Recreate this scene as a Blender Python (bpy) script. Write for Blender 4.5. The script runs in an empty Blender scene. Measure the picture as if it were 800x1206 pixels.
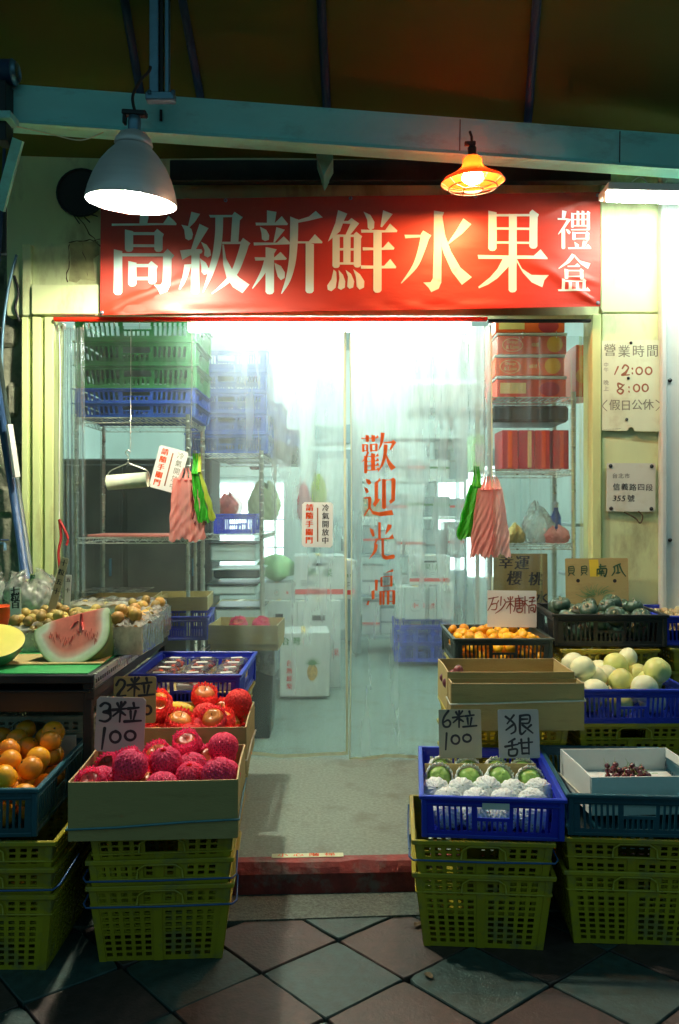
import bpy, math, random
from mathutils import Vector, Matrix
R = math.radians
rnd = random.Random(7)
S = bpy.context.scene
COL = S.collection
# ------------------------------------------------------------------ camera, world, exposure
F, DC, ZC = 1005.0, 4.42, 1.276            # focal length in photo pixels, metres to the shop front, eye height
cam = bpy.data.cameras.new('camera'); camo = bpy.data.objects.new('camera', cam); COL.objects.link(camo)
camo.location = (0, -DC, ZC); camo.rotation_euler = (R(90), 0, 0)
cam.sensor_fit = 'VERTICAL'; cam.sensor_height = 36; cam.lens = 36*F/1206
cam.clip_start = 0.05; cam.clip_end = 400
S.camera = camo
W = bpy.data.worlds.new('World'); S.world = W; W.use_nodes = True
bg = W.node_tree.nodes['Background']
_n = W.node_tree.nodes; _l = W.node_tree.links       # night: dark street below, teal street glow above the horizon
_g = _n.new('ShaderNodeTexCoord'); _s = _n.new('ShaderNodeSeparateXYZ'); _r = _n.new('ShaderNodeValToRGB')
_l.new(_g.outputs['Generated'], _s.inputs[0]); _m = _n.new('ShaderNodeMapRange'); _m.inputs[1].default_value = -1; _l.new(_s.outputs['Z'], _m.inputs[0]); _l.new(_m.outputs[0], _r.inputs[0])
_r.color_ramp.elements[0].position = .44; _r.color_ramp.elements[0].color = (.005,.007,.007,1); _r.color_ramp.elements[1].position = .60; _r.color_ramp.elements[1].color = (.024,.056,.060,1)
_l.new(_r.outputs[0], bg.inputs['Color']); bg.inputs['Strength'].default_value = 1.0   # night: only the glow of the street
S.view_settings.view_transform = 'Standard'; S.view_settings.look = 'None'
S.view_settings.exposure = 2.0; S.view_settings.gamma = 1
S.cycles.use_denoising = True
S.cycles.caustics_reflective = False; S.cycles.caustics_refractive = False
S.cycles.max_bounces = 8; S.cycles.transparent_max_bounces = 24; S.cycles.sample_clamp_indirect = 4

def P(px, py, d):
    """photo pixel at distance d from the camera plane -> world point"""
    return Vector(((px-400)/F*d, d-DC, ZC-(py-603)/F*d))

# ------------------------------------------------------------------ materials
def new_mat(name):
    m = bpy.data.materials.new(name); m.use_nodes = True
    nt = m.node_tree; return m, nt, nt.nodes, nt.links
def M(name, col, rough=.6, var=.12, scale=8, bump=.1, bscale=60, metal=0, spec=.5, coat=0, sub=0, trans=0, rand=.06,
      stain=None, stain_scale=2.5, stain_amt=.5, stretch=(1,1,1), bdist=.004, alpha=1, trl=0):
    m, nt, N, L = new_mat(name)
    b = N['Principled BSDF']
    tc = N.new('ShaderNodeTexCoord'); mp = N.new('ShaderNodeMapping'); mp.inputs['Scale'].default_value = stretch
    L.new(tc.outputs['Object'], mp.inputs[0])
    n = N.new('ShaderNodeTexNoise'); n.inputs['Scale'].default_value = scale; n.inputs['Detail'].default_value = 6
    L.new(mp.outputs[0], n.inputs['Vector'])
    cr = N.new('ShaderNodeMix'); cr.data_type = 'RGBA'
    c = Vector(col[:3])
    cr.inputs[6].default_value = (*(c*(1-var)), 1); cr.inputs[7].default_value = (*[min(1, x*(1+var)) for x in c], 1)
    mr = N.new('ShaderNodeMapRange'); mr.inputs[1].default_value = .3; mr.inputs[2].default_value = .7
    L.new(n.outputs[0], mr.inputs[0]); L.new(mr.outputs[0], cr.inputs[0])
    out = cr.outputs[2]
    if stain:
        n2 = N.new('ShaderNodeTexNoise'); n2.inputs['Scale'].default_value = stain_scale; n2.inputs['Detail'].default_value = 10
        n2.inputs['Roughness'].default_value = .65; L.new(mp.outputs[0], n2.inputs['Vector'])
        r2 = N.new('ShaderNodeMapRange'); r2.inputs[1].default_value = .52; r2.inputs[2].default_value = .66; r2.inputs[4].default_value = stain_amt
        L.new(n2.outputs[0], r2.inputs[0])
        mx = N.new('ShaderNodeMix'); mx.data_type = 'RGBA'; mx.inputs[7].default_value = (*stain, 1)
        L.new(out, mx.inputs[6]); L.new(r2.outputs[0], mx.inputs[0]); out = mx.outputs[2]
    if rand:
        oi = N.new('ShaderNodeObjectInfo'); hs = N.new('ShaderNodeHueSaturation')
        m1 = N.new('ShaderNodeMapRange'); m1.inputs[3].default_value = 1-rand*2; m1.inputs[4].default_value = 1+rand*2
        m2 = N.new('ShaderNodeMapRange'); m2.inputs[3].default_value = .5-rand*.12; m2.inputs[4].default_value = .5+rand*.12
        L.new(oi.outputs['Random'], m1.inputs[0]); L.new(oi.outputs['Random'], m2.inputs[0])
        L.new(m1.outputs[0], hs.inputs['Value']); L.new(m2.outputs[0], hs.inputs['Hue']); L.new(out, hs.inputs['Color']); out = hs.outputs[0]
    L.new(out, b.inputs['Base Color'])
    rr = N.new('ShaderNodeMapRange'); rr.inputs[3].default_value = max(.02, rough-.1); rr.inputs[4].default_value = min(1, rough+.1)
    L.new(n.outputs[0], rr.inputs[0]); L.new(rr.outputs[0], b.inputs['Roughness'])
    b.inputs['Metallic'].default_value = metal; b.inputs['Specular IOR Level'].default_value = spec
    b.inputs['Coat Weight'].default_value = coat; b.inputs['Coat Roughness'].default_value = .15
    b.inputs['Transmission Weight'].default_value = trans; b.inputs['Alpha'].default_value = alpha
    if sub:
        b.inputs['Subsurface Weight'].default_value = sub; b.inputs['Subsurface Radius'].default_value = (.02, .01, .006); b.inputs['Subsurface Scale'].default_value = .5
    if bump:
        n3 = N.new('ShaderNodeTexNoise'); n3.inputs['Scale'].default_value = bscale; n3.inputs['Detail'].default_value = 5
        L.new(mp.outputs[0], n3.inputs['Vector'])
        bp = N.new('ShaderNodeBump'); bp.inputs['Strength'].default_value = bump; bp.inputs['Distance'].default_value = bdist
        L.new(n3.outputs[0], bp.inputs['Height']); L.new(bp.outputs[0], b.inputs['Normal'])
    if trl:      # thin stuff that lets light through
        tl = N.new('ShaderNodeBsdfTranslucent'); L.new(out, tl.inputs[0]); ms = N.new('ShaderNodeMixShader'); ms.inputs[0].default_value = trl
        L.new(b.outputs[0], ms.inputs[1]); L.new(tl.outputs[0], ms.inputs[2]); L.new(ms.outputs[0], N['Material Output'].inputs[0])
    return m
def EM(name, col, strength):
    m, nt, N, L = new_mat(name); N.remove(N['Principled BSDF'])
    e = N.new('ShaderNodeEmission'); e.inputs[0].default_value = (*col, 1); e.inputs[1].default_value = strength
    L.new(e.outputs[0], N['Material Output'].inputs[0]); return m
def film(name, tint=(.9,.97,.95), fog_lo=.12, fog_hi=.5, rough=.05, blur=.5, gloss=.1, bump=.25, sc=(5,5,.8), fogcol=(.82,.88,.86), refr_ior=1.035, zf=None):
    """thin clear plastic sheet, more or less fogged"""
    m, nt, N, L = new_mat(name); N.remove(N['Principled BSDF'])
    tc = N.new('ShaderNodeTexCoord'); mp = N.new('ShaderNodeMapping'); mp.inputs['Scale'].default_value = sc
    L.new(tc.outputs['Object'], mp.inputs[0])
    n = N.new('ShaderNodeTexNoise'); n.inputs['Scale'].default_value = 1.6; n.inputs['Detail'].default_value = 9; n.inputs['Roughness'].default_value = .6
    L.new(mp.outputs[0], n.inputs['Vector'])
    mr = N.new('ShaderNodeMapRange'); mr.inputs[1].default_value = .35; mr.inputs[2].default_value = .68
    mr.inputs[3].default_value = fog_lo; mr.inputs[4].default_value = fog_hi; L.new(n.outputs[0], mr.inputs[0])
    if zf:
        sp = N.new('ShaderNodeSeparateXYZ'); L.new(tc.outputs['Object'], sp.inputs[0]); zr = N.new('ShaderNodeMapRange')
        zr.inputs[1].default_value, zr.inputs[2].default_value, zr.inputs[3].default_value, zr.inputs[4].default_value = zf; L.new(sp.outputs['Z'], zr.inputs[0])
        mm = N.new('ShaderNodeMath'); mm.operation = 'MULTIPLY'; mm.use_clamp = True; L.new(mr.outputs[0], mm.inputs[0]); L.new(zr.outputs[0], mm.inputs[1]); mr = mm
        xr_ = N.new('ShaderNodeMapRange'); xr_.inputs[1].default_value, xr_.inputs[2].default_value, xr_.inputs[3].default_value, xr_.inputs[4].default_value = -.95, -.12, .06, 1.0; L.new(sp.outputs['X'], xr_.inputs[0])
        m5 = N.new('ShaderNodeMath'); m5.operation = 'MULTIPLY'; L.new(mm.outputs[0], m5.inputs[0]); L.new(xr_.outputs[0], m5.inputs[1]); mr = m5
    t = N.new('ShaderNodeBsdfTransparent'); t.inputs[0].default_value = (*tint, 1)
    rf = N.new('ShaderNodeBsdfRefraction'); rf.inputs[0].default_value = (*tint, 1); rf.inputs['Roughness'].default_value = rough; rf.inputs['IOR'].default_value = refr_ior
    m1 = N.new('ShaderNodeMixShader'); m1.inputs[0].default_value = blur; L.new(t.outputs[0], m1.inputs[1]); L.new(rf.outputs[0], m1.inputs[2])
    df = N.new('ShaderNodeBsdfDiffuse'); df.inputs[0].default_value = (*fogcol, 1)
    tl = N.new('ShaderNodeBsdfTranslucent'); tl.inputs[0].default_value = (*fogcol, 1)
    m2 = N.new('ShaderNodeMixShader'); m2.inputs[0].default_value = .6; L.new(df.outputs[0], m2.inputs[1]); L.new(tl.outputs[0], m2.inputs[2])
    m3 = N.new('ShaderNodeMixShader'); L.new(mr.outputs[0], m3.inputs[0]); L.new(m1.outputs[0], m3.inputs[1]); L.new(m2.outputs[0], m3.inputs[2])
    g = N.new('ShaderNodeBsdfGlossy'); g.inputs['Roughness'].default_value = .12
    n3 = N.new('ShaderNodeTexNoise'); n3.inputs['Scale'].default_value = 5; n3.inputs['Detail'].default_value = 4; L.new(mp.outputs[0], n3.inputs['Vector'])
    bp = N.new('ShaderNodeBump'); bp.inputs['Strength'].default_value = bump; bp.inputs['Distance'].default_value = .02
    L.new(n3.outputs[0], bp.inputs['Height']); L.new(bp.outputs[0], g.inputs['Normal'])
    fr = N.new('ShaderNodeFresnel'); fr.inputs[0].default_value = 1.45; L.new(bp.outputs[0], fr.inputs[1])
    mu = N.new('ShaderNodeMath'); mu.operation = 'MULTIPLY'; mu.inputs[1].default_value = gloss*10; mu.use_clamp = True; L.new(fr.outputs[0], mu.inputs[0])
    m4 = N.new('ShaderNodeMixShader'); L.new(mu.outputs[0], m4.inputs[0]); L.new(m3.outputs[0], m4.inputs[1]); L.new(g.outputs[0], m4.inputs[2])
    L.new(m4.outputs[0], N['Material Output'].inputs[0]); return m

TUBE_COL = (.76, 1.0, .92)
m_tube = EM('fluorescent_glow', TUBE_COL, 24)
m_tube_front = EM('fluorescent_glow_front', (.80, 1.0, .92), 29)
m_tube_out = EM('outdoor_tube_glow', (.86, 1.0, .86), 34)
m_bulb = EM('warm_bulb_glow', (1.0, .97, .74), 400)
m_bulb2 = EM('amber_bulb_glow', (1.0, .42, .15), 200)
m_cream = M('cream_wall_paint', (.66,.73,.40), .55, .10, 5, .25, 14, stain=(.24,.19,.08), stain_scale=4, stain_amt=.6, rand=0, stretch=(1,1,.4))
m_cream2 = M('cream_metal_paint', (.62,.69,.31), .42, .08, 7, .08, 30, stain=(.25,.15,.06), stain_scale=8, stain_amt=.4, rand=0, stretch=(1,1,.35))
m_whitemetal = M('white_sheet_metal', (.62,.66,.64), .4, .05, 3, .05, 20, stain=(.35,.33,.28), stain_scale=3, stain_amt=.25, rand=0)
m_stone = M('rough_concrete', (.21,.21,.15), .9, .4, 9, .9, 16, stain=(.05,.05,.04), stain_scale=5, stain_amt=.8, rand=0, bdist=.02)
m_patch = M('weathered_plaster', (.36,.35,.17), .8, .3, 12, .6, 30, stain=(.15,.12,.06), stain_scale=9, stain_amt=.5, rand=0)
m_banner = M('red_vinyl', (.40,.022,.005), .48, .10, 3, .3, 3, spec=.6, rand=0, bdist=.02, stretch=(1,1,2.5))
m_letter = M('pale_lettering', (.55,.74,.70), .5, .04, 3, 0, rand=0)
m_halorail = M('red_halation_plastic', (.85,.07,.02), .4, .15, 10, .1, rand=0, trl=.7)  # red and translucent in place of the tube's halation glow
m_orangeink = M('orange_red_film', (.90,.13,.02), .5, .05, 6, 0, rand=0, trl=.5)
m_darkink = M('black_marker_ink', (.02,.018,.025), .5, .3, 30, 0, rand=0)
m_redink = M('maroon_marker_ink', (.22,.035,.02), .5, .3, 30, 0, rand=0)
m_greyink = M('faded_pencil_ink', (.20,.20,.14), .6, .3, 30, 0, rand=0)
m_brownink = M('faded_brown_ink', (.30,.11,.05), .6, .3, 30, 0, rand=0)
m_beam = M('streetlit_teal_paint', (.34,.86,.84), .33, .12, 4, .12, 18, stain=(.07,.06,.04), stain_scale=6, stain_amt=.35, rand=0, stretch=(.4,1,1))  # teal paint, lightened in the colour to stand for street light on it
m_galv = M('galvanised_steel', (.16,.30,.42), .38, .2, 14, .1, 40, metal=.6, rand=0)
m_bluepipe = M('blue_painted_tube', (.02,.06,.15), .5, .2, 10, .1, 30, rand=0)
m_awn = M('olive_awning_sheet', (.10,.12,.016), .75, .15, 1.2, .2, 8, rand=0)
m_darksteel = M('dark_steel', (.03,.035,.04), .5, .2, 12, .1, 40, metal=.5, rand=0)
m_blackrub = M('black_rubber', (.012,.012,.014), .55, .2, 12, .1, 40, rand=0)
m_alu = M('spun_aluminium', (.82,.76,.78), .4, .06, 3, .05, 90, metal=.3, rand=0, stretch=(1,1,14))
m_enamel = M('white_enamel', (.85,.84,.80), .35, .03, 5, 0, rand=0)
m_orglass = M('amber_lamp_glass', (.30,.035,.005), .25, .05, 5, .1, 30, rand=0, trl=.12, spec=.6)
m_conc = M('shop_floor_concrete', (.20,.262,.228), .66, .26, 75, .7, 130, stain=(.12,.125,.10), stain_scale=4.5, stain_amt=.65, rand=0, bdist=.003)
m_curb = M('red_curb_paint', (.20,.022,.018), .6, .4, 16, .7, 40, stain=(.16,.15,.13), stain_scale=11, stain_amt=.7, rand=0, bdist=.006)
m_gran = M('speckled_granite', (.070,.092,.078), .75, .6, 95, .7, 150, rand=0, bdist=.004)
m_tileA = M('green_grey_paver', (.021,.046,.044), .62, .4, 28, .5, 90, stain=(.05,.055,.05), stain_scale=5, stain_amt=.5, rand=.10, bdist=.003)
m_tileB = M('maroon_paver', (.042,.025,.023), .62, .4, 28, .5, 90, stain=(.05,.04,.04), stain_scale=5, stain_amt=.5, rand=.10, bdist=.003)
m_joint = M('dark_joint_grit', (.026,.028,.026), .95, .4, 60, .6, 100, rand=0)
m_yel = M('olive_yellow_plastic', (.37,.295,.014), .42, .12, 6, .10, 45, stain=(.16,.15,.07), stain_scale=11, stain_amt=.75, rand=.04)
m_blue = M('royal_blue_plastic', (.012,.035,.50), .36, .12, 6, .08, 45, stain=(.02,.03,.18), stain_scale=8, stain_amt=.4, rand=.03)
m_teal = M('dark_teal_plastic', (.012,.085,.125), .4, .15, 6, .08, 45, stain=(.02,.03,.03), stain_scale=8, stain_amt=.4, rand=.03)
m_black = M('black_plastic', (.014,.016,.016), .4, .2, 6, .08, 45, rand=.03)
m_ggrey = M('grey_green_plastic', (.035,.055,.05), .45, .2, 6, .08, 45, rand=.03)
m_offw = M('dirty_white_plastic', (.42,.46,.37), .5, .12, 6, .08, 45, stain=(.15,.15,.1), stain_scale=6, stain_amt=.6, rand=.03)
m_green = M('green_plastic', (.014,.13,.028), .45, .12, 6, .08, 45, rand=.05)
m_bluel = M('mid_blue_plastic', (.005,.055,.33), .45, .12, 6, .08, 45, rand=.05)
m_card = M('brown_cardboard', (.42,.325,.13), .85, .08, 5, .22, 90, stain=(.25,.17,.07), stain_scale=5, stain_amt=.4, rand=.04, stretch=(1,1,5))
m_cardcut = M('cardboard_edge', (.46,.36,.20), .9, .15, 60, .3, 120, rand=.03)
m_white_card = M('white_cardboard', (.68,.72,.70), .7, .05, 5, .15, 50, stain=(.5,.5,.45), stain_scale=3, stain_amt=.3, rand=.03)
m_sign_grey = M('grey_sign_card', (.42,.42,.40), .8, .06, 6, .15, 60, rand=.02)
m_plate = M('pale_plate_paint', (.62,.64,.55), .6, .06, 6, .1, 60, stain=(.42,.36,.2), stain_scale=6, stain_amt=.4, rand=0)
m_sign_white = M('white_sign_card', (.82,.83,.80), .7, .04, 6, .1, 60, rand=0, trl=.25)
m_paper = M('yellowed_paper', (.68,.74,.52), .75, .06, 6, .2, 20, stain=(.40,.33,.16), stain_scale=5, stain_amt=.35, rand=0)
m_wire = M('chromed_wire', (.62,.60,.52), .3, .1, 30, 0, metal=.9, rand=0)
m_bluewire = M('blue_coated_wire', (.03,.10,.28), .35, .1, 30, 0, rand=0)
m_wood = M('raw_wood_stake', (.50,.45,.28), .8, .12, 10, .2, 60, rand=.05, stretch=(3,3,.4))
m_pink_net = M('pink_foam_net', (1.0,.09,.25), .6, .05, 20, .1, 100, rand=.04, trl=.5)
m_white_net = M('white_foam_net', (.82,.86,.84), .65, .04, 20, .1, 100, rand=.02, sub=.15)
m_apple = M('red_apple_skin', (.48,.06,.025), .42, .55, 5, .05, 60, rand=.15, coat=.06, stretch=(2,2,.7), stain=(.62,.30,.06), stain_scale=4, stain_amt=.6)
m_apple2 = M('orange_apple_skin', (.78,.27,.05), .32, .35, 5, .05, 60, rand=.12, coat=.06, stain=(.6,.08,.03), stain_scale=4, stain_amt=.6)
m_orange = M('orange_peel', (.80,.30,.012), .38, .12, 5, .5, 130, rand=.09, bdist=.002)
m_mand = M('tangerine_peel', (.92,.42,.012), .35, .14, 5, .4, 120, rand=.10, bdist=.002)
m_guava = M('green_guava_skin', (.24,.42,.09), .4, .2, 7, .3, 40, rand=.10)
m_melon = M('pale_melon_rind', (.78,.79,.50), .42, .08, 6, .25, 60, rand=.06, stain=(.74,.72,.34), stain_scale=3, stain_amt=.6)
m_melon_y = M('yellow_green_melon_rind', (.72,.74,.24), .42, .14, 6, .25, 60, rand=.08, stain=(.55,.62,.22), stain_scale=5, stain_amt=.7)
m_pump = M('dark_green_squash_rind', (.045,.095,.06), .4, .5, 7, .3, 40, rand=.12, stain=(.13,.20,.14), stain_scale=5, stain_amt=.7, coat=.15)
m_cherry = M('dark_red_grape_skin', (.10,.008,.018), .22, .4, 8, 0, rand=.2, coat=.5)
m_plum = M('dusky_plum_skin', (.14,.025,.04), .35, .5, 8, .05, 60, rand=.15, stain=(.25,.16,.18), stain_scale=6, stain_amt=.5)
m_kiwi = M('yellow_brown_fruit_skin', (.40,.29,.07), .55, .3, 9, .25, 80, rand=.15)
m_pear = M('russet_pear_skin', (.42,.22,.05), .5, .35, 7, .2, 80, rand=.15)
m_mango = M('yellow_mango_skin', (.85,.62,.05), .35, .1, 5, .05, 60, rand=.06)
m_stem = M('brown_fruit_stem', (.08,.05,.02), .8, .2, 20, .2, 60, rand=0)
m_skin_w = M('striped_melon_rind', (.10,.19,.04), .35, .6, 14, .05, 60, rand=0, stretch=(.4,2.5,.4))
m_rindw = M('pale_green_rind', (.62,.72,.42), .45, .06, 10, .05, 80, rand=0)
m_yelflesh = M('yellow_melon_flesh', (.72,.66,.12), .35, .06, 14, .2, 80, rand=0, sub=.2)
m_greenmat = M('green_table_mat', (.02,.30,.08), .45, .1, 6, .1, 40, rand=0)
m_pinkbag = M('pink_striped_bag_film', (1.0,.46,.42), .42, .08, 9, .25, 30, rand=.03, trl=.6, stretch=(9,1,.4), sub=.1)
m_pinkbag2 = M('pale_pink_bag_film', (1.0,.66,.62), .42, .08, 9, .25, 30, rand=.03, trl=.6, stretch=(9,1,.4), sub=.1)
m_greenbag = M('green_bag_film', (.10,.62,.06), .42, .2, 9, .25, 30, rand=.03, trl=.6, stretch=(9,1,.4))
m_redbag = M('dark_red_bag_film', (.16,.02,.02), .42, .2, 9, .25, 30, rand=0)
m_yelbag = M('lime_bag_film', (.55,.68,.10), .42, .2, 9, .25, 30, rand=0, trl=.45)
m_limebag = M('pale_lime_bag_film', (.66,.76,.42), .5, .1, 9, .25, 30, rand=0)
m_intwall = M('interior_wall_paint', (.74,.82,.79), .6, .04, 3, .05, 20, rand=0)
m_grayp = M('interior_grey_panel', (.34,.42,.43), .5, .15, 3, .05, 20, rand=.08)
m_backdrop = M('dull_backdrop_paint', (.12,.115,.10), .5, .25, 4, .1, 20, rand=0)
m_darkp = M('dark_bin_plastic', (.02,.03,.028), .4, .15, 3, .05, 20, rand=.05)
m_redbox = M('red_gift_box_print', (.85,.10,.02), .35, .1, 8, .02, 20, rand=.05)
m_redpack = M('dark_red_gift_bag', (.55,.03,.035), .4, .2, 8, .02, 20, rand=.08)
m_orprint = M('orange_fruit_print', (.95,.42,.02), .4, .2, 12, 0, rand=.04)
m_goldprint = M('gold_print', (.85,.62,.25), .4, .1, 12, 0, rand=0)
m_redprint = M('red_carton_print', (.70,.06,.05), .6, .1, 12, 0, rand=0)
m_greyprint = M('grey_carton_print', (.22,.24,.24), .6, .1, 12, 0, rand=0)
m_greenprint = M('green_carton_print', (.10,.25,.10), .6, .1, 12, 0, rand=0)
m_lightglass = EM('lit_display_glow', (.78, 1.0, .95), 1.0)
m_cabbage = M('pale_cabbage_leaf', (.36,.62,.30), .5, .2, 5, .3, 14, rand=.04)
m_rope = M('pale_nylon_cord', (.72,.72,.60), .6, .1, 30, .1, 80, rand=0)
m_bluerope = M('pale_blue_strap', (.10,.25,.30), .55, .1, 30, .1, 80, rand=0)
m_ribbon = M('red_ribbon_cloth', (.45,.02,.02), .6, .2, 20, .2, 60, rand=0)
m_pvc = film('fogged_pvc_sheet', tint=(.90,.97,.95), fog_lo=.22, fog_hi=.56, rough=.10, blur=.75, gloss=.07, bump=.4, sc=(7,7,.9), zf=(.3, 2.3, .55, 1.15))
m_pvc_clear = film('clear_pvc_sheet', tint=(.90,.94,.92), fog_lo=.05, fog_hi=.20, rough=.03, blur=.35, gloss=.06, sc=(9,9,.8))
m_wrap = film('crinkled_clear_wrap', tint=(.95,.97,.95), fog_lo=.10, fog_hi=.85, rough=.03, blur=.15, gloss=.12, bump=.35, sc=(8,8,5), fogcol=(.95,.96,.88))
m_clear = film('clear_punnet_plastic', tint=(.96,.97,.96), fog_lo=.03, fog_hi=.25, rough=.03, blur=.1, gloss=.14, bump=.5, sc=(14,14,14))
m_hem = M('yellowed_pvc_hem', (.62,.68,.50), .4, .12, 20, .1, 40, rand=0, stretch=(1,1,.3))

# ------------------------------------------------------------------ mesh builder
class MB:
    def __init__(s): s.v = []; s.f = []; s.m = []; s.sm = []
    def add(s, vs, fs, mi=0, smooth=False, X=None):
        o = len(s.v)
        s.v += [tuple(X @ Vector(v)) if X is not None else tuple(v) for v in vs]
        for f in fs: s.f.append([i+o for i in f]); s.m.append(mi); s.sm.append(smooth)
        return s
    def box(s, c, sz, X=None, mi=0, rz=0, bev=0):
        hx, hy, hz = sz[0]/2, sz[1]/2, sz[2]/2
        T = Matrix.Translation(c) @ Matrix.Rotation(rz, 4, 'Z')
        if X is not None: T = X @ T
        if bev <= 0:
            vs = [(x*hx, y*hy, z*hz) for z in (-1,1) for y in (-1,1) for x in (-1,1)]
            return s.add(vs, [(0,2,3,1),(4,5,7,6),(0,1,5,4),(2,6,7,3),(0,4,6,2),(1,3,7,5)], mi, False, T)
        b = min(bev, hx*.9, hy*.9, hz*.9); vs = []; idx = {}
        for sx in (-1,1):
            for sy in (-1,1):
                for sz_ in (-1,1):
                    for a in range(3):
                        p = [sx*(hx-b), sy*(hy-b), sz_*(hz-b)]; p[a] = (sx*hx, sy*hy, sz_*hz)[a]
                        idx[(sx,sy,sz_,a)] = len(vs); vs.append(p)
        g = lambda a,b_,c_,d: idx[(a,b_,c_,d)]; fs = []
        for a in range(3):
            for t in (-1,1):
                q = []
                for (u, w) in ((-1,-1),(1,-1),(1,1),(-1,1)):
                    k = [u, w]; k.insert(a, t); q.append(g(*k, a))
                fs.append(q if t*(1 if a != 1 else -1) > 0 else q[::-1])
        for a in range(3):
            o1, o2 = [i for i in range(3) if i != a]
            for u in (-1,1):
                for w in (-1,1):
                    k0 = [0,0,0]; k1 = [0,0,0]; k0[a] = -1; k1[a] = 1
                    for k in (k0, k1): k[o1] = u; k[o2] = w
                    fs.append([g(*k0,o1), g(*k1,o1), g(*k1,o2), g(*k0,o2)])
        for sx in (-1,1):
            for sy in (-1,1):
                for sz_ in (-1,1): fs.append([g(sx,sy,sz_,0), g(sx,sy,sz_,1), g(sx,sy,sz_,2)])
        return s.add(vs, fs, mi, False, T)
    def lathe(s, prof, n=24, c=(0,0,0), mi=0, smooth=True, X=None, lobes=0, la=0):
        vs = []; fs = []
        for (r, z) in prof:
            for k in range(n):
                a = 2*math.pi*k/n; rr = r*(1+la*math.cos(lobes*a)) if lobes else r
                vs.append((c[0]+rr*math.cos(a), c[1]+rr*math.sin(a), c[2]+z))
        for i in range(len(prof)-1):
            for k in range(n):
                k2 = (k+1) % n; fs.append((i*n+k, i*n+k2, (i+1)*n+k2, (i+1)*n+k))
        return s.add(vs, fs, mi, smooth, X)
    def disc(s, c, r, n=20, mi=0, X=None, sx=1, sy=1):
        return s.add([(c[0]+r*sx*math.cos(2*math.pi*k/n), c[1]+r*sy*math.sin(2*math.pi*k/n), c[2]) for k in range(n)], [tuple(range(n))], mi, False, X)
    def tube(s, pts, r, n=8, mi=0, caps=True, X=None, smooth=True):
        pts = [Vector(p) for p in pts]; rs = r if isinstance(r, (list, tuple)) else [r]*len(pts)
        vs = []; fs = []; up = None
        for i, p in enumerate(pts):
            t = (pts[min(i+1, len(pts)-1)]-pts[max(i-1, 0)]).normalized()
            if up is None: up = Vector((0,0,1)) if abs(t.z) < .9 else Vector((0,1,0))
            a = t.cross(up)
            if a.length < 1e-4: a = t.orthogonal()
            a.normalize(); b = t.cross(a).normalized(); up = -b if False else up
            for k in range(n):
                w = 2*math.pi*k/n; vs.append(p+(a*math.cos(w)+b*math.sin(w))*rs[i])
        for i in range(len(pts)-1):
            for k in range(n):
                k2 = (k+1) % n; fs.append((i*n+k, i*n+k2, (i+1)*n+k2, (i+1)*n+k))
        if caps: fs.append(tuple(range(n))); fs.append(tuple((len(pts)-1)*n+k for k in range(n-1, -1, -1)))
        return s.add(vs, fs, mi, smooth, X)
    def grid(s, fn, nu, nv, mi=0, smooth=True, X=None, closeu=False):
        vs = [fn(i/nu, j/nv) for j in range(nv+1) for i in range(nu+1)]
        fs = [(j*(nu+1)+i, j*(nu+1)+i+1, (j+1)*(nu+1)+i+1, (j+1)*(nu+1)+i) for j in range(nv) for i in range(nu)]
        return s.add(vs, fs, mi, smooth, X)
    def sheet(s, poly, fn, th, mi=0, X=None):
        """flat outline poly in (u,v) extruded by th through fn(u,v,w)"""
        n = len(poly); vs = [fn(u, v, 0) for u, v in poly]+[fn(u, v, th) for u, v in poly]
        fs = [tuple(range(n)), tuple(range(2*n-1, n-1, -1))]+[(i, i+n, (i+1) % n+n, (i+1) % n) for i in range(n)]
        return s.add(vs, fs, mi, False, X)
    def perf(s, A, B, C, D, nrm, us, vs_, hole, mi=0):
        """perforated plate: corners A,B,C,D (bl,br,tr,tl), thickness vector nrm, break points us, vs_, hole(i,j)"""
        A, B, C, D, nrm = map(Vector, (A, B, C, D, nrm)); nu, nv = len(us), len(vs_)
        V = []
        for w in (0, 1):
            for v in vs_:
                for u in us: V.append(A*(1-u)*(1-v)+B*u*(1-v)+C*u*v+D*(1-u)*v+nrm*w)
        I = lambda w, i, j: w*nu*nv+j*nu+i
        fs = []; sol = lambda i, j: 0 <= i < nu-1 and 0 <= j < nv-1 and not hole(i, j)
        for j in range(nv-1):
            for i in range(nu-1):
                if not sol(i, j): continue
                fs.append((I(0,i,j), I(0,i+1,j), I(0,i+1,j+1), I(0,i,j+1)))
                fs.append((I(1,i,j), I(1,i,j+1), I(1,i+1,j+1), I(1,i+1,j)))
                if not sol(i-1,j): fs.append((I(0,i,j), I(0,i,j+1), I(1,i,j+1), I(1,i,j)))
                if not sol(i+1,j): fs.append((I(0,i+1,j), I(1,i+1,j), I(1,i+1,j+1), I(0,i+1,j+1)))
                if not sol(i,j-1): fs.append((I(0,i,j), I(1,i,j), I(1,i+1,j), I(0,i+1,j)))
                if not sol(i,j+1): fs.append((I(0,i,j+1), I(0,i+1,j+1), I(1,i+1,j+1), I(1,i,j+1)))
        return s.add(V, fs, mi)
    def mesh(s, name, mats):
        me = bpy.data.meshes.new(name); me.from_pydata([tuple(v) for v in s.v], [], s.f)
        for m in (mats if isinstance(mats, (list, tuple)) else [mats]): me.materials.append(m)
        me.polygons.foreach_set('material_index', s.m); me.polygons.foreach_set('use_smooth', s.sm); me.update()
        return me
    def obj(s, name, mats, parent=None, loc=(0,0,0), rz=0, **kw):
        return put(name, s.mesh(name, mats), parent, loc, rz, **kw)

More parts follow.
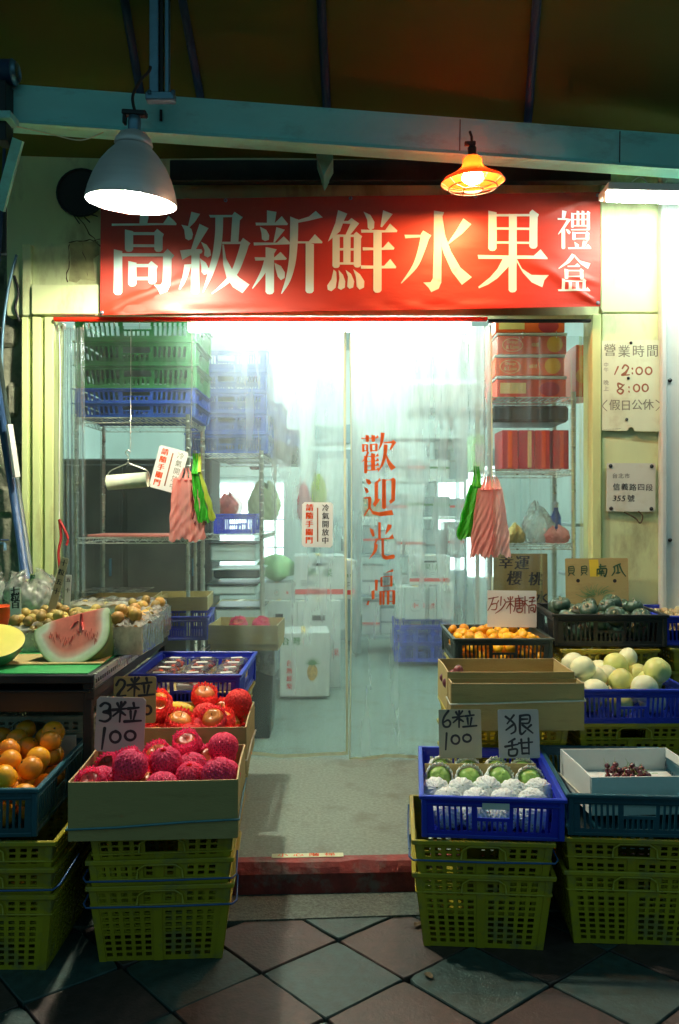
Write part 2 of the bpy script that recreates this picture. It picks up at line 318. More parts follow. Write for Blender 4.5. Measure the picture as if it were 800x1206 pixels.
def put(name, me, parent=None, loc=(0,0,0), rz=0, label=None, cat=None, group=None, kind=None, rot=None, scale=None):
    o = bpy.data.objects.new(name, me); COL.objects.link(o)
    o.location = loc; o.rotation_euler = rot if rot is not None else (0,0,rz)
    if scale is not None: o.scale = (scale,)*3 if not isinstance(scale, (tuple, list)) else scale
    if parent: o.parent = parent
    if label: o['label'] = label
    if cat: o['category'] = cat
    if group: o['group'] = group
    if kind: o['kind'] = kind
    return o
def thing(name, label, cat, loc=(0,0,0), rz=0, group=None, rot=None, kind=None):
    return put(name, None, None, loc, rz, label, cat, group, kind, rot)
def struct(name, mb, mats, **kw): return mb.obj(name, mats, kind='structure', **kw)
def copy_tree(o, parent=None):
    c = o.copy(); COL.objects.link(c); c.parent = parent
    for ch in o.children: copy_tree(ch, c)
    return c
def dup(o, loc, rz, label, group=None, rot=None, scale=None):
    c = copy_tree(o); c.location = loc; c.rotation_euler = rot if rot is not None else (0,0,rz)
    c['label'] = label
    if group: c['group'] = group
    elif 'group' in c: del c['group']
    if scale: c.scale = (scale,)*3
    return c
# ------------------------------------------------------------------ lettering
def smooth_pts(pts, n=5):
    if len(pts) < 3: return [tuple(p) for p in pts]
    out = []
    for i in range(len(pts)-1):
        p0 = pts[max(i-1,0)]; p1 = pts[i]; p2 = pts[i+1]; p3 = pts[min(i+2,len(pts)-1)]
        for k in range(n):
            t = k/n
            out.append(tuple(.5*((2*b)+(-a+c)*t+(2*a-5*b+4*c-d)*t*t+(-a+3*b-3*c+d)*t**3) for a, b, c, d in zip(p0, p1, p2, p3)))
    out.append(tuple(pts[-1])); return out
def brush(pts, round_=True, sm=True):
    """centre line (x, y, width) -> outline polygon"""
    q = smooth_pts(pts) if sm else pts
    Lp, Rp = [], []
    for i, (x, y, w) in enumerate(q):
        a = q[max(i-1,0)]; b = q[min(i+1,len(q)-1)]; dx, dy = b[0]-a[0], b[1]-a[1]; l = math.hypot(dx, dy) or 1
        nx, ny = -dy/l*w/2, dx/l*w/2; Lp.append((x+nx, y+ny)); Rp.append((x-nx, y-ny))
    def cap(i, sgn):
        x, y, w = q[i]; a = q[1] if i == 0 else q[-2]; dx, dy = x-a[0], y-a[1]; l = math.hypot(dx, dy) or 1; an = math.atan2(dy, dx)
        return [(x+w/2*math.cos(an+t), y+w/2*math.sin(an+t)) for t in (R(-60), R(-30), 0, R(30), R(60))][::sgn]
    if round_:
        return Lp+cap(len(q)-1, -1)+Rp[::-1]+cap(0, -1)
    return Lp+Rp[::-1]
def V(x, y0, y1, w): return [(x-w/2, y0), (x+w/2, y0+w*.22), (x+w/2, y1-w*.3), (x+w*.3, y1-w*.05), (x, y1), (x-w*.3, y1-w*.05), (x-w/2, y1-w*.3)]
def VR(x, y0, y1, w): return [(x-w/2, y0+w*.35), (x-w*.15, y0), (x+w*.65, y0+w*.62), (x+w*.5, y0+w), (x+w/2, y1-w*.3), (x+w*.3, y1-w*.05), (x, y1), (x-w*.3, y1-w*.05), (x-w/2, y1-w*.3)]
def Hb(x0, x1, y, t): return [(x0, y-t/2), (x1, y-t/2), (x1, y+t/2), (x0, y+t/2)]
def T(*p): return brush(p, round_=False)
G = {}
G['gao'] = (120,240,8,[[(365,95),(450,100),(430,192),(355,192)],[(95,190),(580,188),(628,115),(680,160),(705,190),(700,205),(95,211)],
  V(258,245,455,78),Hb(290,505,284,28),VR(535,240,455,78),Hb(290,505,397,27),V(155,430,860,80),Hb(190,585,482,29),
  [(578,470),(620,425),(685,490),(660,520),(655,770),(625,830),(555,857),(535,810),(497,768),(560,770),(578,740)],
  V(290,540,780,78),Hb(320,450,583,30),VR(480,540,760,78),Hb(320,450,705,30)])
G['ji'] = (200,240,8,[[(203,78),(285,98),(235,175),(185,225),(172,215)],[(110,200),(170,212),(205,240),(220,290),(210,335),(178,348),(148,330),(138,250)],
  [(280,190),(365,232),(300,340),(245,435),(200,435)],[(295,360),(350,390),(385,440),(392,490),(360,510),(325,490),(330,440)],
  [(97,440),(200,430),(300,430),(310,450),(300,470),(190,490),(120,530)],V(245,430,855,78),
  [(140,575),(210,570),(180,680),(145,760),(100,815),(90,808),(125,700)],[(285,515),(345,560),(375,620),(365,665),(330,677),(305,650),(300,590)],
  [(368,108),(600,108),(600,128),(382,132)],T((466,112,74),(462,300,72),(440,480,70),(390,660,52),(318,838,10)),
  [(590,105),(610,78),(688,130),(660,160),(648,370),(575,370)],[(495,362),(670,362),(670,385),(495,385)],
  T((712,370,80),(682,480,76),(620,640,66),(540,740,46),(400,852,10)),[(660,375),(692,326),(762,378),(740,410),(680,410)],
  [(498,390),(512,390),(535,520),(600,640),(660,700),(755,765),(690,845),(600,790),(540,700),(508,580)]])
G['xin'] = (290,240,8,[[(195,65),(285,80),(268,192),(195,192)],[(88,180),(270,185),(335,120),(395,195),(385,206),(92,208)],
  [(130,220),(190,250),(218,300),(215,345),(180,357),(150,340),(145,280)],[(285,225),(365,250),(270,370),(258,370)],
  [(72,370),(290,372),(355,312),(415,370),(420,386),(75,400)],V(225,415,855,80),[(195,415),(290,435),(262,480),(195,470)],
  [(82,510),(265,512),(325,458),(385,520),(375,531),(90,542)],T((205,530,60),(160,650,46),(62,802,8)),
  [(268,560),(330,590),(368,650),(365,700),(330,722),(300,690),(280,620)],[(480,160),(590,125),(655,72),(720,132),(590,165),(485,185)],
  T((452,150,75),(450,350,75),(435,550,66),(395,720,48),(335,848,8)),[(415,125),(490,155),(490,200),(415,200)],
  [(485,358),(590,358),(648,290),(720,362),(715,374),(485,378)],V(600,365,845,78)])
G['xian'] = (380,240,8,[[(145,62),(232,95),(200,160),(165,260),(50,358),(85,270),(120,180)],
  [(180,165),(240,162),(272,135),(345,185),(255,298),(212,300),(262,190),(180,186)],V(128,290,605,68),V(230,292,568,68),VR(328,262,600,68),
  Hb(128,320,301,22),Hb(128,330,428,22),Hb(128,330,561,22),
  [(105,618),(130,640),(135,720),(125,790),(85,825),(50,810),(45,770),(85,710)],[(152,622),(195,670),(215,730),(212,790),(175,812),(145,795),(160,700)],
  [(218,622),(270,660),(300,730),(290,790),(255,802),(232,780),(240,690)],[(290,615),(355,665),(395,730),(392,790),(350,810),(322,780),(315,690)],
  [(385,75),(450,105),(488,170),(485,230),(450,248),(425,225),(420,150)],[(570,60),(660,95),(600,170),(560,220),(545,215)],
  [(362,242),(590,248),(635,185),(705,250),(700,266),(365,272)],[(378,408),(480,412),(570,412),(620,355),(678,415),(670,432),(380,438)],
  [(360,580),(580,585),(638,520),(695,595),(690,609),(362,612)],V(518,245,840,78)])
G['shui'] = (465,240,8,[[(92,290),(250,292),(250,315),(100,324)],[(268,250),(345,298),(325,330),(245,318),(245,285)],T((288,300,85),(250,440,66),(190,590,48),(62,750,8)),
  [(370,63),(465,78),(450,118),(440,400),(440,740),(415,800),(345,832),(320,790),(270,742),(340,738),(360,700),(368,400)],
  [(448,110),(475,300),(530,450),(620,600),(728,690),(635,762),(540,640),(465,480),(436,390)],[(645,138),(720,195),(640,280),(505,385),(500,370),(580,250)]])
G['guo'] = (555,240,8,[V(200,65,445,78),VR(587,55,422,76),V(392,95,835,75),Hb(238,550,109,23),Hb(238,550,236,22),Hb(238,550,367,20),
  [(62,482),(355,488),(590,490),(655,428),(720,510),(720,522),(70,518)],[(300,515),(360,515),(355,590),(250,700),(160,760),(75,795),(70,780),(180,690),(250,610)],
  [(430,520),(480,610),(570,670),(730,675),(690,720),(670,788),(570,740),(490,650),(432,550)]])
G['li'] = (645,240,10.48,[[(178,85),(235,95),(215,182),(178,182)],[(125,176),(240,180),(292,190),(215,300),(135,380),(130,370),(190,280),(238,200),(125,196)],V(195,300,560,45),
  [(225,310),(260,320),(285,350),(270,378),(245,360)],V(308,110,295,36),V(375,85,280,32),V(437,85,280,32),VR(503,88,328,36),Hb(308,500,124,14),Hb(308,500,195,13),Hb(308,500,272,14),Hb(290,495,321,14),
  V(325,345,450,42),VR(490,342,455,40),Hb(340,475,362,14),Hb(340,475,433,14),[(330,470),(385,510),(380,550),(340,545)],[(435,460),(490,465),(450,548),(420,548)],
  [(250,540),(470,540),(495,500),(535,550),(530,562),(255,562)]])
G['he'] = (645,240,10.48,[[(300,615),(345,640),(270,730),(135,808),(130,800),(230,710)],[(345,645),(400,705),(525,740),(495,808),(400,745),(335,665)],[(245,766),(330,766),(365,735),(400,772),(395,783),(245,783)],
  V(228,805,935,46),VR(415,800,945,42),Hb(240,400,829,16),Hb(240,400,904,16),V(190,930,1075,38),V(272,955,1075,38),V(362,955,1075,38),VR(446,930,1075,38),Hb(190,440,962,15),
  [(125,1060),(470,1060),(485,1030),(522,1072),(520,1083),(130,1083)]])
G['huan'] = (415,500,10.05,[Hb(98,290,160,12),V(168,120,205,42),V(240,120,205,44),[(265,160),(288,125),(308,158)],V(120,225,322,30),V(166,228,318,26),Hb(120,166,236,12),Hb(120,166,308,12),
  V(213,225,322,30),VR(275,222,320,30),Hb(213,275,236,12),Hb(213,275,308,12),T((178,320,32),(150,385,22),(105,438,8)),V(148,365,575,38),V(235,335,545,48),Hb(150,300,378,9),Hb(150,300,432,9),Hb(150,300,487,9),Hb(150,310,538,11),
  [(262,378),(290,340),(306,378)],[(262,432),(290,396),(306,432)],[(262,487),(290,450),(306,487)],[(262,542),(292,505),(318,542)],
  T((352,100,48),(335,220,32),(300,308,6)),[(360,212),(455,205),(475,190),(510,220),(445,312),(430,302),(458,228),(360,228)],T((385,240,46),(378,350,42),(345,470,32),(290,562,8)),T((386,350,8),(420,450,40),(475,535,66))])
G['ying'] = (415,500,10.05,[[(145,635),(195,650),(215,690),(185,712),(160,690)],[(125,735),(165,750),(185,790),(155,815),(140,780)],
  [(120,858),(205,848),(215,880),(205,980),(230,1020),(300,1040),(455,1020),(475,1078),(320,1087),(230,1060),(190,995),(130,1085),(125,1060),(175,980),(175,872),(125,870)],
  [(250,690),(290,660),(312,633),(328,665),(292,690),(290,880),(318,885),(255,978),(230,940),(252,900)],V(362,645,1005,48),Hb(345,480,662,11),[(450,645),(478,638),(500,665),(490,905),(440,948),(418,912),(448,890)]])
G['guang'] = (415,600,10.05,[V(308,150,352,30),[(190,212),(235,238),(252,312),(228,320),(205,270)],[(405,180),(450,190),(450,220),(385,302),(375,300)],Hb(262,440,351,13),
  [(420,345),(460,298),(478,345),(470,358),(420,358)],T((275,355,24),(255,412,20)),T((268,410,40),(255,490,34),(188,580,6)),[(330,352),(360,352),(362,540),(400,557),(475,540),(490,560),(485,590),(385,602),(345,582),(332,540)]])
G['lin'] = (415,600,10.05,[[(255,828),(290,835),(285,965),(258,955)],[(215,962),(252,950),(252,1055),(220,1065)],[(172,1072),(195,1078),(182,1125),(155,1120)],[(405,742),(470,715),(472,745),(378,757)],
  [(318,808),(342,798),(345,918),(320,915)],V(448,790,922,28),Hb(345,450,800,9),Hb(345,450,912,9),V(323,975,1132,30),V(357,968,1132,28),V(412,968,1135,30),V(478,962,1135,34),Hb(310,480,972,10),Hb(412,478,1098,10)])

def ink(name, polys, fn, mat, parent, dk=.00012, **kw):
    mb = MB()
    for k, poly in enumerate(polys):
        mb.add([fn(u, v, k*dk) for u, v in poly], [tuple(range(len(poly)))])
    return mb.obj(name, mat, parent, **kw)
def figures(t, groups, w, fn, mat, jit=.12):
    for g_ in groups: ink('character', pen(g_, w, jit), fn, mat, t)
def chars(t, items, fn, mat):
    for (ch, x, y, h, kw) in items:
        mb = MB(); write_px(mb, ch, fn, x, y, h, **kw); mb.obj('character', mat, t)
def pen(lines, w, jit=.12):
    """hand-written strokes: lists of (x,y)"""
    out = []
    for l in lines:
        n = len(l); out.append(brush([(x, y, w*(1+rnd.uniform(-jit, jit))*(1.1 if i == 0 else .75 if i == n-1 else 1)) for i, (x, y) in enumerate(l)]))
    return out
def circ(x, y, rx, ry, n=10): return [(x+rx*math.cos(6.4*k/n-1.6), y+ry*math.sin(6.4*k/n-1.6)) for k in range(n+1)]
_tc = {}
def glyphs(txt):
    if txt not in _tc:
        c = bpy.data.curves.new('text', 'FONT'); c.body = txt; c.resolution_u = 3; c.align_x = 'CENTER'; c.align_y = 'CENTER'
        o = bpy.data.objects.new('text', c); COL.objects.link(o)
        me = bpy.data.meshes.new_from_object(o.evaluated_get(bpy.context.evaluated_depsgraph_get()))
        _tc[txt] = ([tuple(v.co) for v in me.vertices], [tuple(p.vertices) for p in me.polygons])
        bpy.data.objects.remove(o); bpy.data.curves.remove(c); bpy.data.meshes.remove(me)
    return _tc[txt]
def write(mb, txt, fn, cx, cy, h, wx=1.0, bold=0, mi=0, shear=0, rot=0):
    """print text centred at (cx,cy) in sheet units (u right, v up), h = letter height"""
    vs, fs = glyphs(txt); ca, sa = math.cos(rot), math.sin(rot)
    for k, b in enumerate([0]+([-bold, bold, -bold*.5, bold*.5] if bold else [])):
        q = []
        for (x, y, z) in vs:
            x, y = (x+shear*y+b)*h*wx, y*h; q.append(fn(cx+x*ca-y*sa, cy+x*sa+y*ca, k*.00008))
        mb.add(q, fs, mi)

# ------------------------------------------------------------------ the setting
st = MB(); st.add([(-60,-60,-.135),(60,-60,-.135),(60,-1.1,-.135),(-60,-1.1,-.135)], [(0,1,2,3)])
struct('street_ground', st, m_joint)
# pavers: 30 cm squares laid on the diagonal
pave = struct('pavement', MB().add([(-4,-5.2,-.1305),(4,-5.2,-.1305),(4,-1.32,-.1305),(-4,-1.32,-.1305)], [(0,1,2,3)]), m_joint)
def paver(seed):
    g = random.Random(seed); o_ = []; h = .1486; n_ = 8
    for k in range(4):
        a = R(45+90*k); c0 = Vector((math.cos(a), math.sin(a)))*h*1.4142; c1 = Vector((math.cos(a+R(90)), math.sin(a+R(90))))*h*1.4142
        ch_ = g.random()**3*.012; nin = -(c0+c1).normalized()
        for q in range(n_):
            f_ = q/n_; p = c0.lerp(c1, f_)+nin*(.0004+.0022*g.random()**3)
            if q == 0: p += -c0.normalized()*(.002+ch_)
            o_.append(p)
    m_ = MB(); N_ = len(o_)
    m_.add([(p.x*.985, p.y*.985, 0) for p in o_]+[(p.x, p.y, -.0025-.0015*g.random()) for p in o_]+[(p.x, p.y, -.025) for p in o_],
           [tuple(range(N_))]+[(r_*N_+k, (r_+1)*N_+k, (r_+1)*N_+(k+1) % N_, r_*N_+(k+1) % N_) for r_ in (0, 1) for k in range(N_)])
    return m_
tA = [paver(k).mesh('paver_green', m_tileA) for k in range(5)]; tB = [paver(k+9).mesh('paver_maroon', m_tileB) for k in range(5)]
th = R(40.6); e1 = Vector((math.cos(th), math.sin(th), 0)); e2 = Vector((-math.sin(th), math.cos(th), 0))
A0 = Vector((-.005, 2.752-DC, 0)); TS = .302
def strip_y(x): return 2.895-DC+.07*(x)      # front edge of the granite strip
for i in range(-14, 15):
    for j in range(-14, 15):
        c = A0+e1*(i+.5)*TS+e2*(j+.5)*TS     # the paver whose near corner is A0 is (0,0)
        if not (-2.3 < c.x < 2.3 and -4.6 < c.y < strip_y(c.x)+.12): continue
        green = (i+j) % 2 == 0
        put('paving_slab', (tA if green else tB)[rnd.randrange(5)], pave, (c.x, c.y, -.104+rnd.uniform(-.0015,.0015)), rot=(rnd.uniform(-.004,.004), rnd.uniform(-.004,.004), th+rnd.uniform(-.004,.004)+R(90)*rnd.randrange(4)))
gs = MB()
gs.add([(-3,strip_y(-3),-.0985),(3,strip_y(3),-.0985),(3,-1.2,-.0985),(-3,-1.2,-.0985),(-3,strip_y(-3),-.13),(3,strip_y(3),-.13)], [(0,1,2,3),(0,4,5,1)])
struct('gutter_strip', gs, m_gran)
# shop floor with a painted kerb
CY = lambda x: -1.333+.045*x                 # kerb front line
fl = MB()
fl.grid(lambda u, v: (-3.2+6.4*u, (CY(-3.2+6.4*u)+.035)*(1-v)+6.2*v, .0), 40, 24, smooth=False)
floor = struct('shop_floor', fl, m_conc)
cb = MB(); nseg = 90
pr = []
for k in range(nseg+1):
    x = -3.2+6.4*k/nseg; y = CY(x); ch = rnd.random(); c1 = .022*ch**4+.004+.006*abs(math.sin(x*7+1)*math.sin(x*17)); c2 = .006*rnd.random()
    pr.append([(x, y+.075, .0035), (x, y+.012+c1, .0035), (x, y+.004+c2, -.006-c1*.8), (x, y-.002, -.03), (x, y-.006, -.075+c2), (x, y-.01, -.13)])
for k in range(nseg):
    a, b = pr[k], pr[k+1]
    for i in range(5): cb.add([a[i], b[i], b[i+1], a[i+1]], [(0,1,2,3)], 0, True)
struct('kerb', cb, m_curb)
# warning sticker on the kerb
t = thing('step_sticker', 'worn pale yellow sticker with red lettering on the edge of the step', 'sticker', (-.118,-1.262,.0055), R(2.5))
MB().box((0,0,0), (.265,.036,.0022), bev=.0008).obj('sticker_sheet', m_paper, t)
mb = MB(); fn = lambda u, v, k: (u, v, .0016+k)
for q, ch in enumerate('小心階梯'): write(mb, ch, fn, -.092+.058*q, 0, .030, 1.35, .02)
mb.obj('lettering', m_orangeink, t)
# room behind the curtain
RX0, RX1, RY1, RZ = -2.6, 2.3, 6.0, 3.25
struct('room_back_wall', MB().box(((RX0+RX1)/2, RY1+.05, RZ/2), (RX1-RX0, .1, RZ)), m_intwall)
struct('room_left_wall', MB().box((RX0-.05, RY1/2+.1, RZ/2), (.1, RY1, RZ)), m_intwall)
struct('room_right_wall', MB().box((RX1+.05, RY1/2+.1, RZ/2), (.1, RY1, RZ)), m_intwall)
struct('room_ceiling', MB().box(((RX0+RX1)/2, RY1/2+.1, RZ+.05), (RX1-RX0+.2, RY1, .1)), m_intwall)

# ------------------------------------------------------------------ shop front
sf = thing('shop_facade', 'cream painted shop front framing the plastic curtain doorway', 'shop front', (0,0,0))
def wbox(name, px0, py0, px1, py1, d0, d1, mat, parent=sf, bev=.004, **kw):
    """box whose face (at distance d0) covers the photo rectangle; extends back to d1"""
    a, b = P(px0, py1, d0), P(px1, py0, d0)
    c = ((a.x+b.x)/2, (d0+d1)/2-DC, (a.z+b.z)/2)
    return MB().box((0,0,0), (b.x-a.x, d1-d0, b.z-a.z), bev=bev).obj(name, mat, parent, c, **kw)
wbox('lintel_wall', 8, 60, 706, 372, 4.42, 4.56, m_cream)
wbox('wall_panel', 708, 60, 779, 368, 4.405, 4.56, m_cream)
wbox('wall_panel', 709, 369.5, 779, 905, 4.400, 4.56, m_cream)
wbox('door_post', 697.5, 369.5, 708.3, 905, 4.38, 4.54, m_cream2)
wbox('corner_trim', 37, 335, 120, 370, 4.36, 4.418, m_cream)
wbox('corner_trim', 26, 287, 36.5, 371.5, 4.385, 4.418, m_cream)
for (a, b, d) in ((25.5,33,4.39),(33.4,37.5,4.405),(38,47.5,4.375),(47.9,52,4.395),(52.4,63,4.37)):
    wbox('door_post', a, 373, b, 905, d, 4.53, m_cream2, bev=.003)
wbox('plinth', -80, 905, 25, 930, 4.4, 4.5, m_cream)
# hairline cracks with lost plaster
mb = MB()
for (x0, y0, x1, y1, n_) in ((82,285,118,282,9),(82,285,79,333,8),(97,287,104,330,7),(80,240,118,290,10),(62,130,110,150,8),(120,262,140,270,4)):
    pts = [P(x0+(x1-x0)*k/n_+rnd.uniform(-1.3,1.3), y0+(y1-y0)*k/n_+rnd.uniform(-1.3,1.3), 4.4185) for k in range(n_+1)]
    MB().tube(pts, [.0015+.002*rnd.random() for _ in pts], 5).obj('plaster_crack', m_stem, sf)
mb = MB(); o_ = [(82,286),(116,284),(117,300),(110,305),(112,331),(95,329),(90,333),(81,331),(84,310)]
mb.add([P(x, y, 4.4165) for x, y in o_], [tuple(range(len(o_)))]); mb.obj('patched_plaster', m_patch, sf)
# round vent opening beside the lamp
hole = thing('wall_vent', 'round black vent hole in the cream wall behind the bell lamp', 'vent hole', P(96,227,4.40))
mb = MB(); mb.disc((0,0,0), .118, 28, X=Matrix.Rotation(R(90),4,'X'), sx=1.03); mb.obj('dark_opening', m_blackrub, hole)
mb = MB(); pts = [(.121*1.03*math.cos(k*.2244), -.004, .121*math.sin(k*.2244)) for k in range(29)]; mb.tube(pts, .006, 6, caps=False); mb.obj('rim_ring', m_darksteel, hole)
for (a, b) in (((-.05,0,-.10),(.0,-.03,-.17)),((.0,0,-.11),(.05,-.02,-.16)),((.02,0,-.11),(.09,-.02,-.13))):
    MB().tube([a, ((a[0]+b[0])/2, -.025, (a[2]+b[2])/2), b], .003, 5).obj('loose_wire', m_blackrub, hole)
# rough neighbour wall on the left, dark gap above
nw = thing('side_wall', 'rough stained concrete wall left of the cream door post', 'wall', (0,0,0))
mb = MB(); a, b = P(-160, 905, 4.5), P(30, 300, 4.5)
mb.grid(lambda u, v: (a.x+(b.x-a.x)*u, a.y+.018*math.sin(u*23+v*9)*math.sin(v*31)-.012*math.sin(v*57+u*13), a.z+(b.z-a.z)*v), 30, 60, smooth=True)
mb.obj('concrete_face', m_stone, nw)
for (x, y, w_, h_) in ((8,395,22,26),(13,470,14,40),(16,535,10,30),(6,590,20,34),(12,330,18,28)):
    wbox('render_patch', x-w_/2, y-h_/2, x+w_/2, y+h_/2, 4.462, 4.55, m_stone, nw, bev=.02)
wbox('dark_recess', -200, 20, 8, 298, 4.60, 4.66, m_blackrub, nw)
# white sheet-metal door at the right edge
wd = thing('metal_door', 'tall white sheet metal door at the right edge of the shop front', 'door', (0,0,0))
wbox('door_leaf', 781, 200, 900, 905, 4.36, 4.40, m_whitemetal, wd, bev=.003)
wbox('door_edge', 779.5, 200, 786, 905, 4.345, 4.40, m_whitemetal, wd, bev=.006)
mb = MB()
for y in (448, 636, 800):
    mb.lathe([(.010,0),(.010,.006),(.0,.008)], 10, X=Matrix.Translation(P(789,y,4.358))@Matrix.Rotation(R(90),4,'X'))
mb.obj('door_bolt', m_darksteel, wd)

# ------------------------------------------------------------------ awning, beam, struts
aw = thing('awning', 'olive brown awning sheet over the pavement', 'awning', (0,0,0))
zaw = lambda d: ZC+1.74+(4.6-d)*.55
mb = MB(); mb.grid(lambda u, v: (-4+8*u, 4.62-3.3*v-DC, zaw(4.62-3.3*v)+.012*math.sin(u*9+v*3)+.006*math.sin(u*31)), 40, 20)
mb.grid(lambda u, v: (-4+8*u, 4.62-3.3*v-DC, zaw(4.62-3.3*v)+.04), 8, 8)
mb.obj('awning_sheet', m_awn, aw)
def PZ(px, py):        # pixel -> point just under the awning sheet
    k = (603-py)/F; d = (1.74+4.6*.55)/(k+.55); return P(px, py, d)+Vector((0,0,-.03))
for (x0, y0, x1, y1, r) in ((143,-30,168,118,.019),(211,-30,238,118,.019),(377,-30,388,175,.020),(634,-30,620,160,.020)):
    MB().tube([PZ(x0,y0), PZ(x1,y1)], r, 10).obj('rafter_tube', m_bluepipe, aw)
bm_ = thing('steel_beam', 'long teal painted steel beam, colour lightened for street light, carrying both lamps across the front', 'beam', (0,0,0))
bA, bB = P(12, 127, 3.80), P(830, 186, 4.22)
mb = MB(); dv = (bB-bA); ln = dv.length; X = Matrix.Translation(bA) @ dv.to_track_quat('X', 'Z').to_matrix().to_4x4()
hh = .088
sec = [(-.035,-hh),(.03,-hh),(.03,-hh+.012),(-.030,-hh+.012),(-.030,hh-.006),(.03,hh-.006),(.03,hh),(-.035,hh)]
sec = [(-.055,-hh),(-.035,-hh-.004),(.045,-hh-.004),(.045,-hh+.010),(-.028,-hh+.014),(-.034,-hh+.026),(-.034,hh-.006),(.045,hh-.006),(.045,hh),(-.040,hh),(-.040,-hh+.022)]
n_ = len(sec); mb.add([(x, y, z) for x in (0, ln) for y, z in sec], [tuple(range(n_)), tuple(range(2*n_-1, n_-1, -1))]+[(i, (i+1) % n_, (i+1) % n_+n_, i+n_) for i in range(n_)], X=X)
mb.obj('beam_channel', m_beam, bm_)
MB().box((.62*ln, -.0405, .0), (.004,.003,.16), X=X).obj('beam_seam', m_darksteel, bm_)
MB().box((ln*.195+.02,-.044,-.005), (.012,.008,.05), X=X).obj('seam_bracket', m_darksteel, bm_)
MB().box((.86*ln, -.0425, .0), (.004,.003,.16), X=X).obj('beam_seam', m_darksteel, bm_)
# wall brackets under the beam
for (x, y, d) in ((383,190,4.12),):
    p = P(x, y, d); mb = MB()
    mb.sheet([(-.01,-.10),(.055,.02),(.055,.05),(-.06,.05)], lambda u, v, w: (p.x+u*.7, p.y+w, p.z+v*.7), .2); mb.obj('wall_bracket', m_beam, bm_)
# dark soffit board behind the beam
wbox('soffit_board', 200, 188, 720, 213, 4.30, 4.36, m_darksteel, aw)
# upright galvanised channel
up = thing('upright_channel', 'blue grey galvanised double channel rising from the beam near the bell lamp', 'channel post', P(190,116,3.70))
for dx, w_ in ((-.028,.040),(.028,.018)):
    mb = MB(); mb.box((dx,0,.36), (w_,.04,.72), bev=.003); mb.obj('channel_rail', m_galv, up)
MB().box((.002,.008,.36), (.012,.02,.72)).obj('channel_web', m_darksteel, up)
MB().box((.0,-.005,.0), (.125,.05,.035), bev=.004).obj('foot_clamp', m_galv, up)
for dx in (-.045, .058): MB().lathe([(.009,0),(.009,.016),(0,.018)], 6, (dx,-.03,.004), X=None).obj('clamp_bolt', m_galv, up)
# left end of the beam: pipe end and bracket
pe = thing('pipe_end', 'blue roller pipe end poking in at the upper left', 'pipe', P(8,85,3.72))
mb = MB(); mb.tube([(-.6,0,.0),(.03,0,0)], .052, 20, smooth=True); mb.obj('pipe_tube', m_bluepipe, pe)
mb = MB(); mb.tube([(.031,0,0),(.05,0,0)], [.055,.04], 20); mb.obj('pipe_cap', m_galv, pe)
lb = thing('beam_bracket', 'dark steel bracket with slanted brace under the left beam end', 'bracket', P(5,135,3.72))
MB().box((0,0,.0), (.05,.09,.26), bev=.004).obj('bracket_plate', m_darksteel, lb)
MB().box((.02,-.02,-.03), (.07,.1,.035), bev=.004).obj('bracket_shelf', m_beam, lb)
mb = MB(); mb.tube([(.055,.02,-.10),(-.06,.1,-.38)], .03, 4, smooth=False); mb.obj('slanted_brace', m_beam, lb)
def cable(label, pts, r, mat, name='cable', cat='cable'):
    q = [Vector(p) for p in smooth_pts([tuple(p) for p in pts], 6)]
    return MB().tube(q, r, 6).obj(name, mat, None, label=label, cat=cat)
cable('thin sagging wire under the beam left of the bell lamp', [P(20,149,3.6),P(60,158,3.62),P(95,165,3.64),P(122,156,3.66)], .0025, m_rope)
cable('grey cable hanging down the rough wall at the left edge', [P(20,300,4.38),P(10,340,4.38),P(3,400,4.38),P(4,470,4.38),P(14,560,4.38),P(26,690,4.38)], .008, m_galv)
cable('black cable hooked behind the left cream post', [P(17,325,4.42),P(22,345,4.40),P(18,362,4.40),P(24,380,4.42)], .007, m_blackrub)
cable('thin dark cable down the recess at the left edge', [P(6,150,4.3),P(2,260,4.3),P(-3,330,4.3)], .008, m_bluepipe)

# ------------------------------------------------------------------ lamps
def zlathe(mb, prof, n=36, mi=0): return mb.lathe(prof, n, mi=mi)
lp = P(155, 236, 3.60)
lamp = thing('bell_lamp', 'aluminium bell lamp with bright warm bulb hanging at the left of the banner', 'lamp', lp, rot=(R(5), R(3.5), 0)); lamp.scale = (.92,.92,.95)
mb = MB()
outer = [(.205,-.012),(.207,.0),(.196,.045),(.178,.095),(.150,.150),(.115,.195),(.085,.225),(.082,.235),(.080,.238),(.080,.262),(.058,.285)]
mb.lathe(outer, 48); mb.obj('lamp_shade', m_alu, lamp)
mb = MB(); mb.lathe([(.2035,-.012),(.204,.0),(.193,.045),(.175,.095),(.147,.150),(.112,.195),(.08,.220),(0,.222)], 48); mb.obj('shade_lining', m_enamel, lamp)
MB().lathe([(.084,.236),(.087,.240),(.081,.262),(.062,.285),(.03,.30),(0,.30)], 36).obj('neck_cap', m_alu, lamp)
MB().lathe([(.028,.29),(.030,.335),(.026,.36),(0,.361)], 20).obj('lamp_socket', m_galv, lamp)
MB().box((0,0,.372), (.11,.05,.022), bev=.004).obj('hanger_plate', m_darksteel, lamp)
MB().box((-.045,0,.35), (.012,.04,.05), bev=.002).obj('hanger_ear', m_darksteel, lamp)
MB().lathe([(0,.014),(.025,.018),(.046,.036),(.055,.062),(.050,.095),(.034,.135),(.026,.16),(.026,.22)], 24).obj('bulb', m_bulb, lamp)
q = [Vector(p) for p in smooth_pts([(.0,0,.38),(-.01,-.01,.44),(.02,-.02,.50),(.06,-.02,.545),(.065,-.01,.57)], 6)]
MB().tube(q, .007, 8).obj('lamp_cord', m_blackrub, lamp)
rp = P(557, 214, 3.88)
la2 = thing('cage_lamp', 'small shallow lamp with glowing amber bulb hanging from the beam over the banner', 'lamp', rp, rot=(R(3), R(-2), 0))
